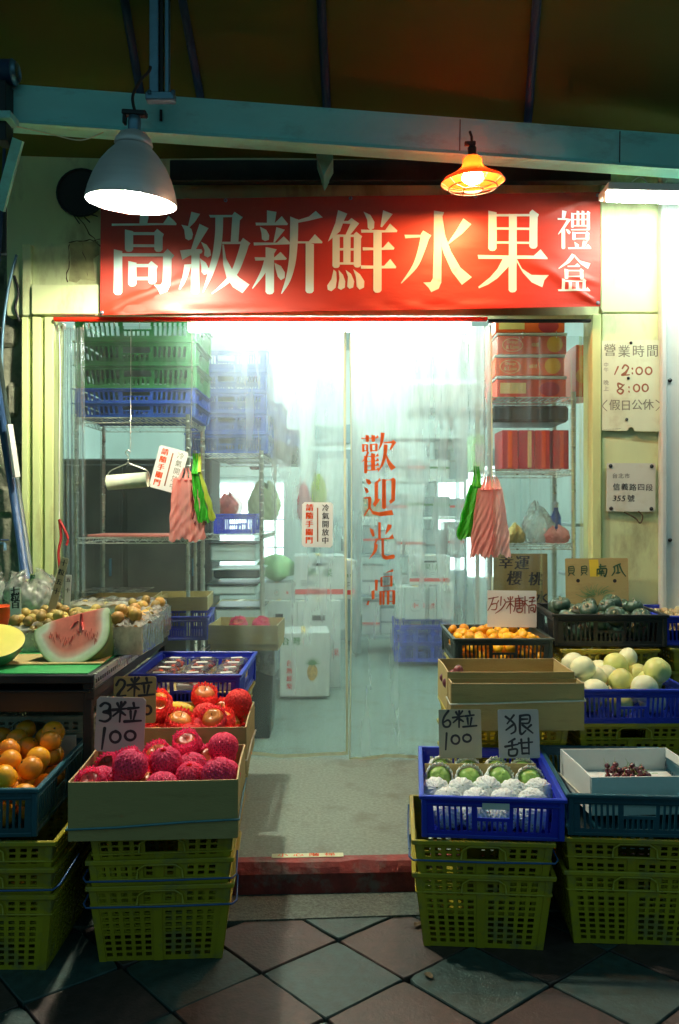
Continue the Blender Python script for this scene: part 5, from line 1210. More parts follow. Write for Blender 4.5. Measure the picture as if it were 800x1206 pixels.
# produce trays on the table
m_foamtray = M('pale_foam_tray', (.84,.87,.72), .6, .06, 8, .15, 60, rand=.03, trl=.45)
def produce_tray(label, px, py, d, w, l, h, rz, fm, fr, n, name_f, lab_f, cat_f, seed, mat=m_foamtray, wrap=True, zf=.35):
    p = P(px, 0, d); z = TZ+.001
    t = tray('produce_tray', label, (p.x, dy(d)+l/2, z), w, l, h, rz, mat=mat, th=.004)
    pos = [(p.x+x, dy(d)+l/2+y, zz) for x, y, zz in pack(n, fr, -w/2+.008, w/2-.008, -l/2+.008, l/2-.008, z+h*zf, seed, 40)]
    fruits(name_f, lab_f, lab_f+' ', pos, fm, seed=seed, cat=cat_f)
    put('tray_packing', MB().box((0,0,0), (w-.014,l-.014,.004)).mesh('tray_packing', m_card), None, (p.x, dy(d)+l/2, z+h*zf-.003), rz, label=' '.join(f'brown packing sheet inside the {label}'.split()[:15]), cat='packing')
    if wrap:
        g = random.Random(seed); ph = [g.uniform(0,6) for _ in range(6)]; wt = MB()
        def wf(u, v):
            x = (u-.5)*(w+.016); y = (v-.5)*(l+.016); e = min(u, 1-u, v, 1-v)
            zz = h+.012+fr*.7*min(1, e*5)+.006*math.sin(u*17+ph[0])*math.sin(v*13+ph[1])+.004*math.sin(u*41+v*23+ph[2])
            return (x, y, zz)
        wt.grid(wf, 30, 30)
        def side(u, v):
            a = u*4; k = int(a) % 4; f_ = a-int(a); hw, hl = w/2+.008, l/2+.008
            x, y = [(-hw+2*hw*f_, -hl), (hw, -hl+2*hl*f_), (hw-2*hw*f_, hl), (-hw, hl-2*hl*f_)][k]
            b_ = .006*math.sin(u*60+ph[3])*v+.004*math.sin(u*131+v*7)
            return (x*(1+b_*.5), y*(1+b_*.5), (h+.012)*(1-v)+v*.004+.003*math.sin(u*50))
        wt.grid(side, 96, 8)
        wt.obj('cling_wrap', m_wrap, t)
    return t
kw = [ball(.021, 0, 0, 1.12, .06, n=18, m=11, seed=i+20, rough=.02).mesh('kiwi', m_kiwi) for i in range(2)]
pe_ = [ball(.028, 0, 0, 1.0, .14, n=20, m=12, seed=i+20, rough=.02, neck=.15).mesh('pear', m_pear) for i in range(2)]
produce_tray('cling wrapped tray of yellow brown kiwis behind the watermelon wedge', 58, 0, 3.38, .36, .30, .075, R(4), kw, .022, 100, 'kiwi', 'yellow brown kiwi in the wrapped tray behind the watermelon', 'kiwi', 31)
produce_tray('cling wrapped white tray of russet pears at the table edge right of the watermelon', 146, 0, 3.30, .145, .34, .10, R(-2), pe_, .029, 18, 'pear', 'russet pear in the tray right of the watermelon', 'pear', 33)
produce_tray('cling wrapped white tray of green brown fruit farther back along the table edge', 160, 0, 3.72, .18, .30, .10, R(1), kw+pe_, .026, 26, 'kiwi', 'small kiwi in the farther tray on the table edge', 'kiwi', 35)
produce_tray('long cling wrapped tray of mixed fruit at the rear of the table', 128, 0, 3.93, .42, .26, .11, R(0), kw, .024, 52, 'kiwi', 'kiwi in the rear tray of the table', 'kiwi', 37)
# red punnet, crumpled clear bags
rp_ = thing('red_punnet', 'red plastic punnet at the far left of the table', 'punnet', P(-6,738,3.5))
mb = MB(); mb.lathe([(.05,0),(.062,.05),(.068,.082),(.071,.084),(.066,.08),(.058,.05),(.046,.004),(0,.004)], 24); mb.obj('punnet_cup', m_redbox, rp_)
def crumple(label, p, sx, sy, sz, seed, mat=m_wrap, name='clear_bag', cat='plastic bag'):
    g = random.Random(seed); ph = [g.uniform(0,6.3) for _ in range(9)]; mb = MB()
    def fn(u, v):
        a = 6.2832*u; t = .12+v*2.95; q = abs(math.cos(a))**4+abs(math.sin(a))**4; k_ = q**-.25; st_ = math.sin(t)**.45*(1-.42*max(0, -math.cos(t))**1.5)
        rr = k_*(1+.10*math.sin(3*a+ph[0])*math.sin(2*t+ph[1])+.07*math.sin(7*a+ph[2]+3*v)+.08*math.sin(13*a+ph[3])*math.sin(9*t+ph[4])+.05*math.sin(21*a+ph[5]+6*t))
        return (sx*rr*st_*math.cos(a), sy*rr*st_*math.sin(a), sz*(1-math.cos(t))*.5*(1+.16*math.sin(2*a+ph[6])*v+.08*math.sin(5*a+ph[7])))
    mb.grid(fn, 60, 26); return mb.obj(name, mat, None, p, label=label, cat=cat)
crumple('crumpled clear plastic bag behind the kiwi tray left of the price stakes', P(36,722,3.9), .11, .09, .17, 3)
crumple('crumpled clear plastic bag at the far left rear of the table', P(8,722,3.95), .10, .09, .16, 5)
crumple('small crumpled clear bag between the cream post and the price stakes', P(58,716,4.0), .05, .05, .13, 7)
for k, (x0, y0, x1, y1, w_, d, tx, lab) in enumerate(((60,722,77,657,9,3.62,'十粒五十','tallest price stake leaning right behind the kiwi tray'),(79,718,81,677,7,3.70,'五十','small white price stake beside the tallest one'),(19,738,18,692,13,3.45,'七粒百','short white price stake at the left in front of the clear bags'))):
    a, b_ = P(x0,y0,d), P(x1,y1,d); t = thing('price_stake', lab, 'price stake', a); dv = b_-a; ln = dv.length; an = math.atan2(dv.x, dv.z); w2 = w_*d/F
    t.rotation_euler = (0, an, 0)
    MB().box((0,0,ln/2), (w2,.003,ln), bev=.0008).obj('stake_board', m_wood if k == 0 else m_sign_white, t)
    mb = MB(); f_ = lambda u, v, kk: (u, -.002-kk, v)
    for q_, c_ in enumerate(tx): write(mb, c_, f_, 0, ln*(.90-.17*q_) if k != 1 else ln*(.85-.3*q_), w2*.85, bold=.04)
    mb.obj('handwriting', m_darkink, t)
cl = [ (-.14,-.19),(.0,-.19),(.14,-.19),(-.14,-.07),(.0,-.07),(.14,-.07),(-.14,.05),(0,.05),(.14,.05),(-.14,.17),(0,.17),(.14,.17) ]
g = random.Random(12); pkx, pky = P(218,0,3.43).x, dy(3.45)+.29
shell = MB(); shell.lathe([(.045,0),(.058,.012),(.062,.034),(.066,.036),(.060,.05),(.045,.054),(0,.055)], 4, smooth=False, X=Matrix.Rotation(R(45),4,'Z')@Matrix.Scale(1.15,4))
shm = shell.mesh('clear_shell', m_clear); slc = [ball(.0125, 0, 0, .7, .1, n=12, m=8, seed=i).mesh('fruit_piece', m_) for i, m_ in enumerate((m_cherry, m_redbox, m_plum))]
lbm = MB().box((0,0,0), (.05,.028,.0015)).mesh('white_label', m_sign_white)
rim_card = MB().box((0,0,0), (.41,.53,.004)).mesh('card_sheet', m_card); put('card_sheet', rim_card, None, (pkx, pky, .482+.058), R(-1), label='brown card under the clear fruit punnets', cat='card')
pbm = MB().box((0,0,.012), (.10,.10,.022), bev=.004).mesh('punnet_base', m_sign_white)
words = ['front left','front middle','front right','second row left','second row middle','second row right','third row left','third row middle','third row right','back left','back middle','back right']
for k, (x, y) in enumerate(cl):
    t = thing('fruit_punnet', f'clear punnet of dark red fruit, {words[k]} in the blue crate behind the apples', 'punnet', (pkx+x, pky+y, .482+.0615), g.uniform(-.12,.12), 'clear fruit punnets')
    put('clear_shell', shm, t); put('white_label', lbm, t, (.01, .0, .066), R(g.uniform(-20,20)))
    put('punnet_base', pbm, t)
    for q_ in range(20):
        put('fruit_piece', slc[g.randrange(3)], t, (g.uniform(-.043,.043), g.uniform(-.043,.043), .030+g.uniform(.0,.018)))
# leaning pole and tap at the left
t = thing('leaning_pole', 'dark folded parasol pole leaning at the left edge', 'pole', (0,0,0))
MB().tube([P(-12,400,4.0),P(31,682,4.05)], .019, 14).obj('pole_tube', m_bluepipe, t)
MB().tube([P(-6,395,4.06),P(36,676,4.10)], .015, 12).obj('grey_sleeve', m_ggrey, t)
a, b_ = P(11,500,3.985), P(20,562,3.995); mb = MB(); mb.tube([a, b_], .017, 4, smooth=False); mb.obj('white_sticker', m_sign_white, t)
t = thing('water_tap', 'small blue grey tap on the rough wall at the left edge', 'tap', P(5,640,4.42))
MB().tube([(-.04,.04,0),(.0,-.0,0),(.012,-.02,-.005),(.014,-.022,-.035)], .008, 10).obj('tap_spout', m_galv, t); MB().box((0,0,.018), (.05,.012,.008), bev=.003).obj('tap_handle', m_bluepipe, t)

# ------------------------------------------------------------------ hanging bags, wrap roll, cords
def bag_bundle(name, label, px, pyt, pyb, wt, wb, d, mats, seed, folds=7, lean=0, neck=None):
    """sheaf of plastic carrier bags hung by their handles"""
    t = thing(name, label, 'plastic bags', P(px, pyt, d)); s = d/F; H = (pyb-pyt)*s; g = random.Random(seed)
    for k, (mat, u0, u1, dz, yo) in enumerate(mats):
        ph = [g.uniform(0,6.3) for _ in range(5)]
        def fn(u, v, back=0):
            w = (wt+(wb-wt)*min(1, v*1.3)**.8)*s; uu = u0+(u1-u0)*u; q = u*(u1-u0)*folds*2.7
            x = (uu-.5)*w+lean*s*v
            fo = math.sin(q+ph[0]+.8*math.sin(q*.43+ph[3]))*(.75-.35*v)+.28*math.sin(q*1.9+ph[4]+2.2*v)*(.4+.6*v)+.05*math.sin(q*5.1+v*7+ph[1])
            y = yo-.012-.013*min(1, .3+v*2)*fo*(1 if not back else -.3)+.004*math.sin(u*23+v*31+ph[2])*v+back*.03
            return (x+.003*fo+.004*math.sin(v*19+u*8+ph[1])*v, y, -H*v*(1-.03*math.sin(u*9+ph[2])-.018*math.sin(u*37+ph[3]))+dz*s)
        mb = MB(); mb.grid(fn, 60, 30); mb.grid(lambda u, v: fn(u, v, 1), 30, 16)
        for e in (0, 1): mb.grid(lambda u, v, e=e: tuple(Vector(fn(e, v))*(1-u)+Vector(fn(e, v, 1))*u), 2, 16)
        mb.obj('bag_sheaf', mat, t)
        # gathered handles
        for q_ in range(3):
            uu = (.25+.25*q_); p0 = Vector(fn(uu, 0)); top = Vector(((u0+u1-1)*wt*s*.3+.01*q_-.01, 0, (neck or 12)*s))
            MB().tube([p0+Vector((0,0,-.01)), (p0+top)/2+Vector((.004,0,0)), top], [.010,.006,.003], 7).obj('bag_handle', mat, t)
    return t
bag_bundle('bag_bundle', 'sheaf of pink carrier bags hanging at the left of the curtain', 219, 563, 636, 29, 41, 4.30, [(m_pinkbag, 0, 1, 0, 0)], 1, 5, 2)
bag_bundle('bag_bundle', 'dark red carrier bags between the pink and green ones at the left', 229, 562, 618, 12, 16, 4.31, [(m_redbag, 0, 1, 0, 0)], 2, 3, 6)
bag_bundle('bag_bundle', 'narrow green carrier bags beside the pink bags at the left', 231, 556, 614, 10, 20, 4.285, [(m_greenbag, 0, .72, 0, 0), (m_yelbag, .72, 1, 2, .004)], 3, 4, 12, neck=22)
bag_bundle('bag_bundle', 'bright green carrier bags hanging right of the red lettering', 561, 571, 634, 14, 23, 4.31, [(m_greenbag, 0, 1, 0, 0)], 4, 5, -12, neck=22)
bag_bundle('bag_bundle', 'pink carrier bags hanging right of the bright green ones', 578, 575, 655, 28, 46, 4.285, [(m_pinkbag, 0, .55, 0, 0), (m_pinkbag2, .5, 1, 1, .01)], 5, 3, 0, neck=14)
for lab, pts in (('cord holding the left carrier bags from the added rail', [P(226,382,4.33), P(226,470,4.33), P(224,552,4.31)]), ('cord holding the right carrier bags from the added rail', [P(571,384,4.33), P(571,480,4.33), P(570,562,4.31)])):
    cable(lab, pts, .0018, m_wire, 'nylon_line', 'cord')
t = thing('wrap_roll', 'roll of clear wrap hanging on a bent wire hanger at the left of the curtain', 'wrap roll', P(151,567,4.30)); s = 4.3/F
MB().tube([(-24*s,0,-1.5*s),(23*s,0,2.2*s)], 9*s, 20).obj('film_roll', m_hem, t)
MB().tube([(-25*s,0,-1.5*s),(-24.2*s,0,-1.5*s)], 4*s, 14).obj('roll_core', m_card, t)
hp = [(-25*s,0,-2*s),(-24*s,0,8*s),(-18*s,0,14*s),(-2*s,0,21*s),(0,0,26*s),(2*s,0,21*s),(20*s,0,14*s),(25*s,0,8*s),(24*s,0,2*s)]
MB().tube([Vector(q_) for q_ in smooth_pts(hp, 4)], .0028, 6).obj('wire_hanger', m_wire, t)
MB().tube([Vector(q_) for q_ in smooth_pts([(0,0,25*s),(.0,0,30*s),(-3*s,0,34*s),(0,0,37*s),(3*s,0,34*s)], 4)], .0026, 6).obj('hanger_hook', m_wire, t)
MB().tube([(3*s,.0,37*s),(3*s,.005,180*s)], .0012, 5).obj('hanging_cord', m_wire, t)
cable('white pull cord down the left side of the doorway', [P(70,390,4.33),P(71,450,4.33),P(70,520,4.33),P(70,612,4.33)], .003, m_rope, 'pull_cord', 'cord')
t = thing('red_ribbon', 'dark red ribbon tied to the white pull cord', 'ribbon', P(70,612,4.33)); s = 4.33/F
for pts in ([(0,0,0),(2*s,0,-20*s),(-1*s,0,-40*s),(1*s,0,-62*s)], [(0,0,0),(6*s,-.01,-10*s),(11*s,-.01,-22*s),(9*s,-.01,-30*s)]):
    MB().tube([Vector(q_) for q_ in smooth_pts(pts, 4)], .007, 5).obj('ribbon_tail', m_ribbon, t)
# ------------------------------------------------------------------ inside the shop
def rack(name, label, x0, x1, y0, y1, zs, H, rz=0, mat=m_wire, pivot=None):
    cx, cy = (x0+x1)/2, (y0+y1)/2; t = thing(name, label, 'wire rack', (cx, cy, 0), rz); w, l = x1-x0, y1-y0
    post = MB(); post.tube([(0,0,0),(0,0,H)], .0125, 10)
    for k in range(int(H/.05)): post.lathe([(.0128,0),(.0148,.004),(.0128,.008)], 10, (0,0,.03+k*.05))
    pm_ = post.mesh('rack_post', mat)
    for sx in (-1,1):
        for sy in (-1,1): put('rack_post', pm_, t, (sx*w/2, sy*l/2, 0))
    mb = MB()
    for sy in (-1,1):
        y = sy*l/2
        for zz in (0,-.028): mb.tube([(-w/2,y,zz),(w/2,y,zz)], .003, 5)
        n = int(w/.03); pts = [(-w/2+w*k/n, y, -.028*(k % 2)) for k in range(n+1)]; mb.tube(pts, .002, 4, smooth=False)
    for sx in (-1,1):
        x = sx*w/2
        for zz in (0,-.028): mb.tube([(x,-l/2,zz),(x,l/2,zz)], .003, 5)
        n = int(l/.03); pts = [(x, -l/2+l*k/n, -.028*(k % 2)) for k in range(n+1)]; mb.tube(pts, .002, 4, smooth=False)
    n = int(w/.028)
    for k in range(1, n): mb.tube([(-w/2+w*k/n,-l/2,.003),(-w/2+w*k/n,l/2,.003)], .0018, 4)
    sm_ = mb.mesh('wire_shelf', mat)
    for z in zs: put('wire_shelf', sm_, t, (0,0,z))
    return t
dR = 4.78
zs1, zs2 = P(0,492,dR).z, P(0,634,dR).z
rack('wire_rack', 'chromed wire rack inside the left of the doorway carrying green and blue crates', -1.475, -.85, dy(dR), dy(dR)+.52, (zs2, zs1, .36, .1), zs1+.02)
# crates on its top shelf
def icrate(mat, label, x, y, z, rz=0, sc=(1.5,.9,1.0), grp='crates stacked on the left wire rack'):
    return crate('flat', mat, label, (x, y, z), rz, grp, scale=sc)
xs = P(160,0,dR).x; zz = zs1+.004
for k, (mat, h, lab) in enumerate(((m_bluel,.95,'blue slotted crate at the bottom of the stack on the left rack'),(m_bluel,.95,'blue slotted crate second from the bottom on the left rack'),(m_green,1.0,'green slotted crate directly above the blue crates on the left rack'),(m_green,1.0,'green slotted crate in the middle of the stack on the left rack'),(m_green,1.0,'topmost green slotted crate on the left rack'))):
    icrate(mat, lab, xs+rnd.uniform(-.006,.006), dy(dR)+.24, zz, R(rnd.uniform(-.6,.6)), (1.53,.88,h*.62 if k < 2 else .98)); zz += (.135*h*.62 if k < 2 else .98*.135)+.001
MB().box((0,0,0), (.60,.04,.05), bev=.004).obj('red_strip', m_redpack, None, (xs, dy(dR)+.04, zz+.03), label='dark red strip lying on the topmost green crate', cat='strip')
rack('wire_rack', 'second wire rack deeper inside behind the first with blue grey crates', -.92, -.50, dy(5.45), dy(5.45)+1.0, (.36, P(0,630,5.45).z, P(0,534,5.45).z), P(0,534,5.45).z+.02)
zz = P(0,534,5.45).z+.004
for col, y0_, n, tn in ((0, dy(5.5)+.25, 5, 'front'), (1, dy(6.05)+.25, 3, 'middle'), (2, dy(6.6)+.25, 2, 'rear')):
    z = zz
    for k in range(n):
        icrate(m_bluel if k > 0 or col == 0 else m_ggrey, f'{"blue" if k > 0 or col == 0 else "grey"} slotted crate, {["bottom","second","third","fourth","topmost"][k]} of the {tn} column on the second rack', -.74+.06*col, y0_, z, R(90+rnd.uniform(-1,1)), (1.1,.95,.98), 'crates on the second wire rack'); z += .134
# things on the lower shelves
icrate(m_blue, 'small royal blue crate on the middle shelf of the second rack', -.68, dy(5.5)+.2, P(0,630,5.45).z+.004, 0, (.62,.7,.95), 'crates on the second wire rack')
m_tub = M('frosted_tub_plastic', (.55,.68,.66), .35, .08, 6, .05, 30, rand=.05)
for k, (x, z, w_, h_, mt, lab) in enumerate(((-.69,P(0,662,5.5).z,.30,.12,m_tub,'frosted tub on the shelf under the small blue crate'),(-.67,P(0,682,5.5).z,.30,.06,m_darkp,'black flat tub under the frosted tub'),(-.70,P(0,702,5.5).z,.32,.07,m_tub,'pale flat tub low on the second rack'),(-.66,P(0,742,5.5).z,.3,.14,m_tub,'deep frosted tub at the bottom of the second rack'))):
    t = thing('storage_tub', lab, 'tub', (x, dy(5.48)+.2, z))
    MB().box((0,0,h_/2), (w_,.34,h_), bev=.012).obj('tub_body', mt, t); MB().box((0,0,h_), (w_+.02,.36,.012), bev=.004).obj('tub_lid', m_darkp if k != 1 else m_tub, t)
t = thing('dark_backdrop', 'dark grey cupboard added to darken the background behind the left wire rack', 'cupboard', (-1.75, dy(5.75)+.25, 0))
MB().box((0,0,.82), (1.75,.45,1.64), bev=.01).obj('backdrop_body', m_backdrop, t)  # dark body added to darken the view behind the rack
for k in (-1,0,1):
    MB().box((k*.56,-.232,.82), (.53,.014,1.56), bev=.006).obj('backdrop_door', m_backdrop, t); MB().box((k*.56+.2,-.25,.9), (.012,.02,.12), bev=.003).obj('backdrop_handle', m_galv, t)
tray('shallow_tray', 'tan open cardboard tray on the lower shelf of the left rack', (P(216,0,4.9).x, dy(4.62)+.28, P(0,722,4.62).z), .30, .36, .075, R(4), group=None)
crate('flat', m_blue, 'royal blue crate under the tan tray on the lower left rack', (P(216,0,4.9).x-.01, dy(4.62)+.28, P(0,757,4.62).z), R(4), scale=(.75,.75,.98))
tray('shallow_tray', 'wide tan cardboard lid on the lower shelf at the left inside the curtain', (P(140,0,4.8).x, dy(4.7)+.25, P(0,716,4.7).z), .42, .34, .045, R(-5))
MB().box((0,0,0), (.36,.30,.004), bev=.001).obj('glass_sheet', m_wrap, None, (P(130,0,4.75).x, dy(4.66)+.2, P(0,698,4.7).z), label='clear plastic lid lying on the wide tan cardboard lid', cat='lid')
MB().box((0,0,0), (.50,.34,.012), bev=.003).obj('board', m_pinkbag, None, (P(155,0,4.9).x, dy(4.82)+.22, P(0,631,4.82).z), label='thin pink board on the middle shelf of the left rack', cat='board')
# waste bin with a carton of netted apples
bx, by = P(289,0,4.8).x, dy(4.72)+.20
t = thing('waste_bin', 'tall dark waste bin lined with a clear bag inside the curtain', 'bin', (bx+.01, by, 0))
MB().lathe([(.17,0),(.175,.02),(.215,.50),(.222,.50),(.222,.515),(.205,.515),(.16,.03),(0,.03)], 4, smooth=False, X=Matrix.Rotation(R(45),4,'Z')).obj('bin_body', m_darkp, t)
mb = MB()
def bagf(u, v):
    a = 6.2832*u; c_, s_ = math.cos(a), math.sin(a); k = 1/max(abs(c_), abs(s_)); r_ = .162*(1+.03*math.sin(a*11)+.05*v*math.sin(a*7+1))
    return (r_*k*c_, r_*k*s_, .535-.16*v+.012*math.sin(a*9))
mb.grid(bagf, 70, 8); mb.obj('bin_liner', m_wrap, t)
zb = .54
b5 = tray('apple_carton', 'tan carton with two netted apples resting on the dark waste bin', (bx, by, zb), .385, .36, .105, R(-3)); 
b6 = tray('shallow_tray', 'second tan tray nested under the carton on the waste bin', (bx+.004, by+.002, zb-.035), .375, .35, .05, R(-2))
put('box_floor', MB().box((0,0,0), (.37,.34,.004)).mesh('box_floor', m_card), b5, (0,0,.03))
netted([(bx-.055, by+.02, zb+.075), (bx+.07, by+.03, zb+.075)], 'netted red apple in the tan carton on the waste bin', 'netted apples on the waste bin', [ap[1]], nets, 3, .0)
# cartons
def carton(label, px0, py0, px1, py1, d, depth, rz=0, mat=m_white_card, prints=None, lid=True, cat='box', tapec=m_goldprint, name='fruit_carton'):
    a, b_ = P(px0, py1, d), P(px1, py0, d); w, h = b_.x-a.x, b_.z-a.z
    t = thing(name, label, cat, ((a.x+b_.x)/2, dy(d)+depth/2, a.z), rz)
    MB().box((0,0,h/2), (w,depth,h), bev=.004).obj('carton_body', mat, t)
    MB().box((0,0,h+.0015), (w*.12,depth*.98,.002)).obj('packing_tape', tapec, t)
    if lid: MB().box((0,-depth/2-.001,h*.80), (w*.26,.004,h*.06), bev=.001).obj('hand_hole', m_blackrub, t)
    if prints: prints(t, lambda u, v, k=0: ((u-.5)*w, -depth/2-.0012-k, v*h), w, h)
    return t
def pr_ring(t, f, w, h):
    r_ = min(w, h)*.17; MB().tube([(f(.5,.42)[0]+r_*math.cos(k*.35), f(.5,.42)[1], f(.5,.42)[2]+r_*math.sin(k*.35)) for k in range(19)], .0022, 4).obj('ring_mark', m_greyprint, t)
    mb = MB(); write(mb, '水', lambda u, v, k: (f(.5,.42)[0]+u, f(.5,.42)[1]-.001-k, f(.5,.42)[2]+v), 0, 0, r_, bold=.02); write(mb, '果', lambda u, v, k: (f(.87,.4)[0]+u, f(.5,.4)[1]-.001-k, f(.5,.4)[2]+v), 0, 0, r_*1.1, bold=.02)
    mb.obj('lettering', m_redprint, t)
def pr_pine(t, f, w, h):
    mb = MB()
    for k, c_ in enumerate('台灣'): write(mb, c_, lambda u, v, kk: f(.14+.20*k+u, .86+v, kk), 0, 0, .13, wx=1.2, bold=.06)
    mb.obj('dark_lettering', m_greenprint, t)
    mb = MB()
    for k, c_ in enumerate('台灣鳳梨'): write(mb, c_, lambda u, v, kk: f(.22+u, .52-.12*k+v, kk), 0, 0, .095, wx=1.3, bold=.05)
    mb.obj('red_lettering', m_redprint, t)
    mb = MB(); c_ = f(.68,.38); mb.add([(c_[0]+.038*math.cos(k*.3), c_[1]-.001, c_[2]+.058*math.sin(k*.3)) for k in range(21)], [tuple(range(21))]); mb.obj('pineapple_print', M('pineapple_ink', (.62,.38,.10), .6, .45, 90, 0, rand=0), t)
    mb = MB()
    for k in range(11):
        a = R(15+15*k); mb.add([(c_[0]-.008*math.sin(a), c_[1]-.0015-.0001*k, c_[2]+.05+.006*math.cos(a)), (c_[0]+.008*math.sin(a), c_[1]-.0015-.0001*k, c_[2]+.05-.006*math.cos(a)), (c_[0]+.065*math.cos(a), c_[1]-.0015-.0001*k, c_[2]+.045+.065*math.sin(a))], [(0,1,2)])
    mb.obj('leaf_print', m_greenprint, t)
def pr_band(t, f, w, h):
    mb = MB(); mb.add([f(0.02,.12,.0001), f(.98,.12,.0001), f(.98,.24,.0001), f(.02,.24,.0001)], [(0,1,2,3)]); mb.obj('print_band', m_redprint, t)
    for k, c_ in enumerate('蘋果'):
        mb = MB(); write(mb, c_, lambda u, v, kk: (f(.36+.28*k,.6)[0]+u, f(.5,.6)[1]-.001-kk, f(.5,.6)[2]+v), 0, 0, min(w,h)*.22, bold=.03); mb.obj('character', m_greenprint, t)
    mb = MB()
    for q in range(4): mb.add([f(.12,.32+.035*q,.0001), f(.45+.1*(q%2),.32+.035*q,.0001), f(.45+.1*(q%2),.335+.035*q,.0001), f(.12,.335+.035*q,.0001)], [(0,1,2,3)])
    mb.obj('printed_lines', m_greyprint, t, kind='stuff')
carton('white carton printed with a pineapple standing on the shop floor', 327, 746, 385, 822, 5.75, .30, R(4), prints=pr_pine, lid=False)
carton('white carton with a round mark behind the pineapple carton, bottom', 348, 708, 401, 812, 6.15, .3, R(2), prints=pr_ring)
carton('white carton with a round mark left of the pineapple carton', 303, 708, 350, 800, 6.15, .3, R(2), prints=pr_ring)
carton('large plain white carton on top of the round marked cartons', 344, 655, 406, 707, 6.2, .34, R(3), prints=pr_band)
carton('small white carton under the pale green cabbage', 303, 687, 343, 707, 6.2, .3, R(2), prints=pr_ring, lid=False)
carton('brown carton with round holes left of the white cartons', 252, 712, 301, 735, 6.0, .3, R(-4), mat=m_card)
carton('brown carton under the holed brown carton', 254, 736, 300, 800, 6.0, .3, R(-3), mat=m_white_card, prints=pr_ring)
carton('white carton just right of the curtain seam', 398, 660, 418, 706, 6.4, .3, R(8), prints=pr_band, lid=False)
cb_ = thing('cabbage', 'large pale green cabbage on the small white carton', 'cabbage', P(324,686,6.3)+Vector((0,.0,.0)))
for k in range(7):
    a = k*.9; bl = ball(.118-.004*k*0, 0, 0, .86, .0, n=26, m=14, rough=.02, seed=k)
    if k == 0: put('cabbage_head', bl.mesh('cabbage_head', m_cabbage), cb_, (0,.0,.105)); continue
    mb = MB()
    def lf(u, v, a=a, k=k):
        t = .25+v*1.9; w = a+(u-.5)*1.7; rr = .121+.003*k+.006*math.sin(u*14+k)*v+.012*v*v
        return (rr*math.sin(t)*math.cos(w), rr*math.sin(t)*math.sin(w), .105-.104*math.cos(t)*1.0*(-1) if False else .105+.104*math.cos(t))
    mb.grid(lf, 14, 12); mb.obj('outer_leaf', m_cabbage, cb_)
# lower right interior
crate('flat', m_blue, 'royal blue crate on the shop floor deep inside right of the seam', (P(498,0,7.0).x, dy(6.95)+.28, P(0,782,6.95).z if P(0,782,6.95).z > 0 else .0), 0, scale=(1.0,1,1.25))
crate('flat', m_blue, 'second royal blue crate on top of the one deep inside right of the seam', (P(498,0,7.0).x, dy(6.95)+.28, .175), 0, scale=(1.0,1,1.25))
carton('white fruit carton deep inside right of the red lettering, lower', 470, 692, 510, 731, 7.0, .3, R(1), prints=pr_ring, lid=False)
carton('white fruit carton deep inside behind the blue crate, right', 512, 690, 545, 731, 7.05, .3, R(-2), prints=pr_ring)
carton('white fruit carton deep inside, upper one of the pair', 480, 655, 530, 690, 7.1, .3, R(2), prints=pr_band)
# shelving with cartons in the middle distance
rk = thing('steel_shelving', 'grey steel shelving with cartons deep inside the shop', 'shelving', (P(485,0,7.6).x, dy(7.6)+.2, 0))
w_ = .95
for sx in (-1,1):
    for sy in (-1,1): MB().box((sx*w_/2, sy*.2, 1.05), (.035,.035,2.1), bev=.003).obj('shelf_post', m_grayp, rk)
for z in (.15,.52,.88,1.22,1.56,1.95): MB().box((0,0,z), (w_,.42,.025), bev=.003).obj('shelf_board', m_intwall if z > 1 else m_grayp, rk)
g = random.Random(8); q_ = 0
for z in (.165,.535,.895,1.235,1.575):
    x = -.44
    while x < .36:
        wd_ = g.uniform(.14,.26); h = g.uniform(.16,.30); 
        t = thing('small_carton', f'pale carton, {["first","second","third","fourth","fifth","sixth"][min(5,int((x+.44)/.16))]} from the left on the {["bottom","second","third","fourth","top"][[.165,.535,.895,1.235,1.575].index(z)]} shelving board', 'box', (rk.location.x+x+wd_/2, rk.location.y, z), R(g.uniform(-3,3)), 'cartons on the steel shelving')
        MB().box((0,0,h/2), (wd_-.012,.3,h), bev=.004).obj('carton_body', g.choice([m_white_card, m_white_card, m_card, m_grayp]), t)
        MB().box((0,-.151,h*g.uniform(.3,.7)), (wd_-.012,.004,.02)).obj('print_band', g.choice([m_redprint, m_greyprint, m_greenprint]), t); x += wd_
# glass door fridge and cold cabinet at the back
fg = thing('display_fridge', 'white display fridge with dark header and lit glass front deep inside', 'fridge', (P(330,0,9.0).x, dy(9.0)+.3, 0))
MB().box((0,.02,1.0), (1.5,.6,2.0), bev=.01).obj('fridge_body', m_intwall, fg)
MB().box((0,-.29,2.10), (1.5,.03,.20), bev=.005).obj('header_panel', m_grayp, fg)
MB().box((0,-.31,1.78), (1.44,.03,.26), bev=.02).obj('front_panel', m_whitemetal, fg)
for k in (-1,0,1):
    MB().box((k*.48,-.295,1.12), (.40,.02,.92), bev=.004).obj('lit_pane', m_lightglass, fg); MB().box((k*.48,-.31,.30), (.42,.02,.5), bev=.01).obj('lower_door', m_whitemetal, fg)
    for z in (.9,1.2): MB().box((k*.48,-.312,z), (.38,.008,.012)).obj('fridge_shelf', m_grayp, fg)
for k, (px, py, mt, sz, lab) in enumerate(((300,545,m_redbag,.05,'red package hanging by the fridge front'),(268,600,m_redpack,.09,'red round package on the shelf left of the fridge'),(357,605,m_redpack,.075,'red cloth hanging by the fridge right end'))):
    crumple(lab, P(px, py+8, 7.6), sz, sz*.7, sz*(2 if k < 2 else 4), 50+k, mt, 'red_package', 'package')
crumple('lime yellow shopping bag hanging in the middle of the shop', P(310,613,6.6), .12, .07, .27, 60, m_limebag, 'shopping_bag', 'plastic bag')
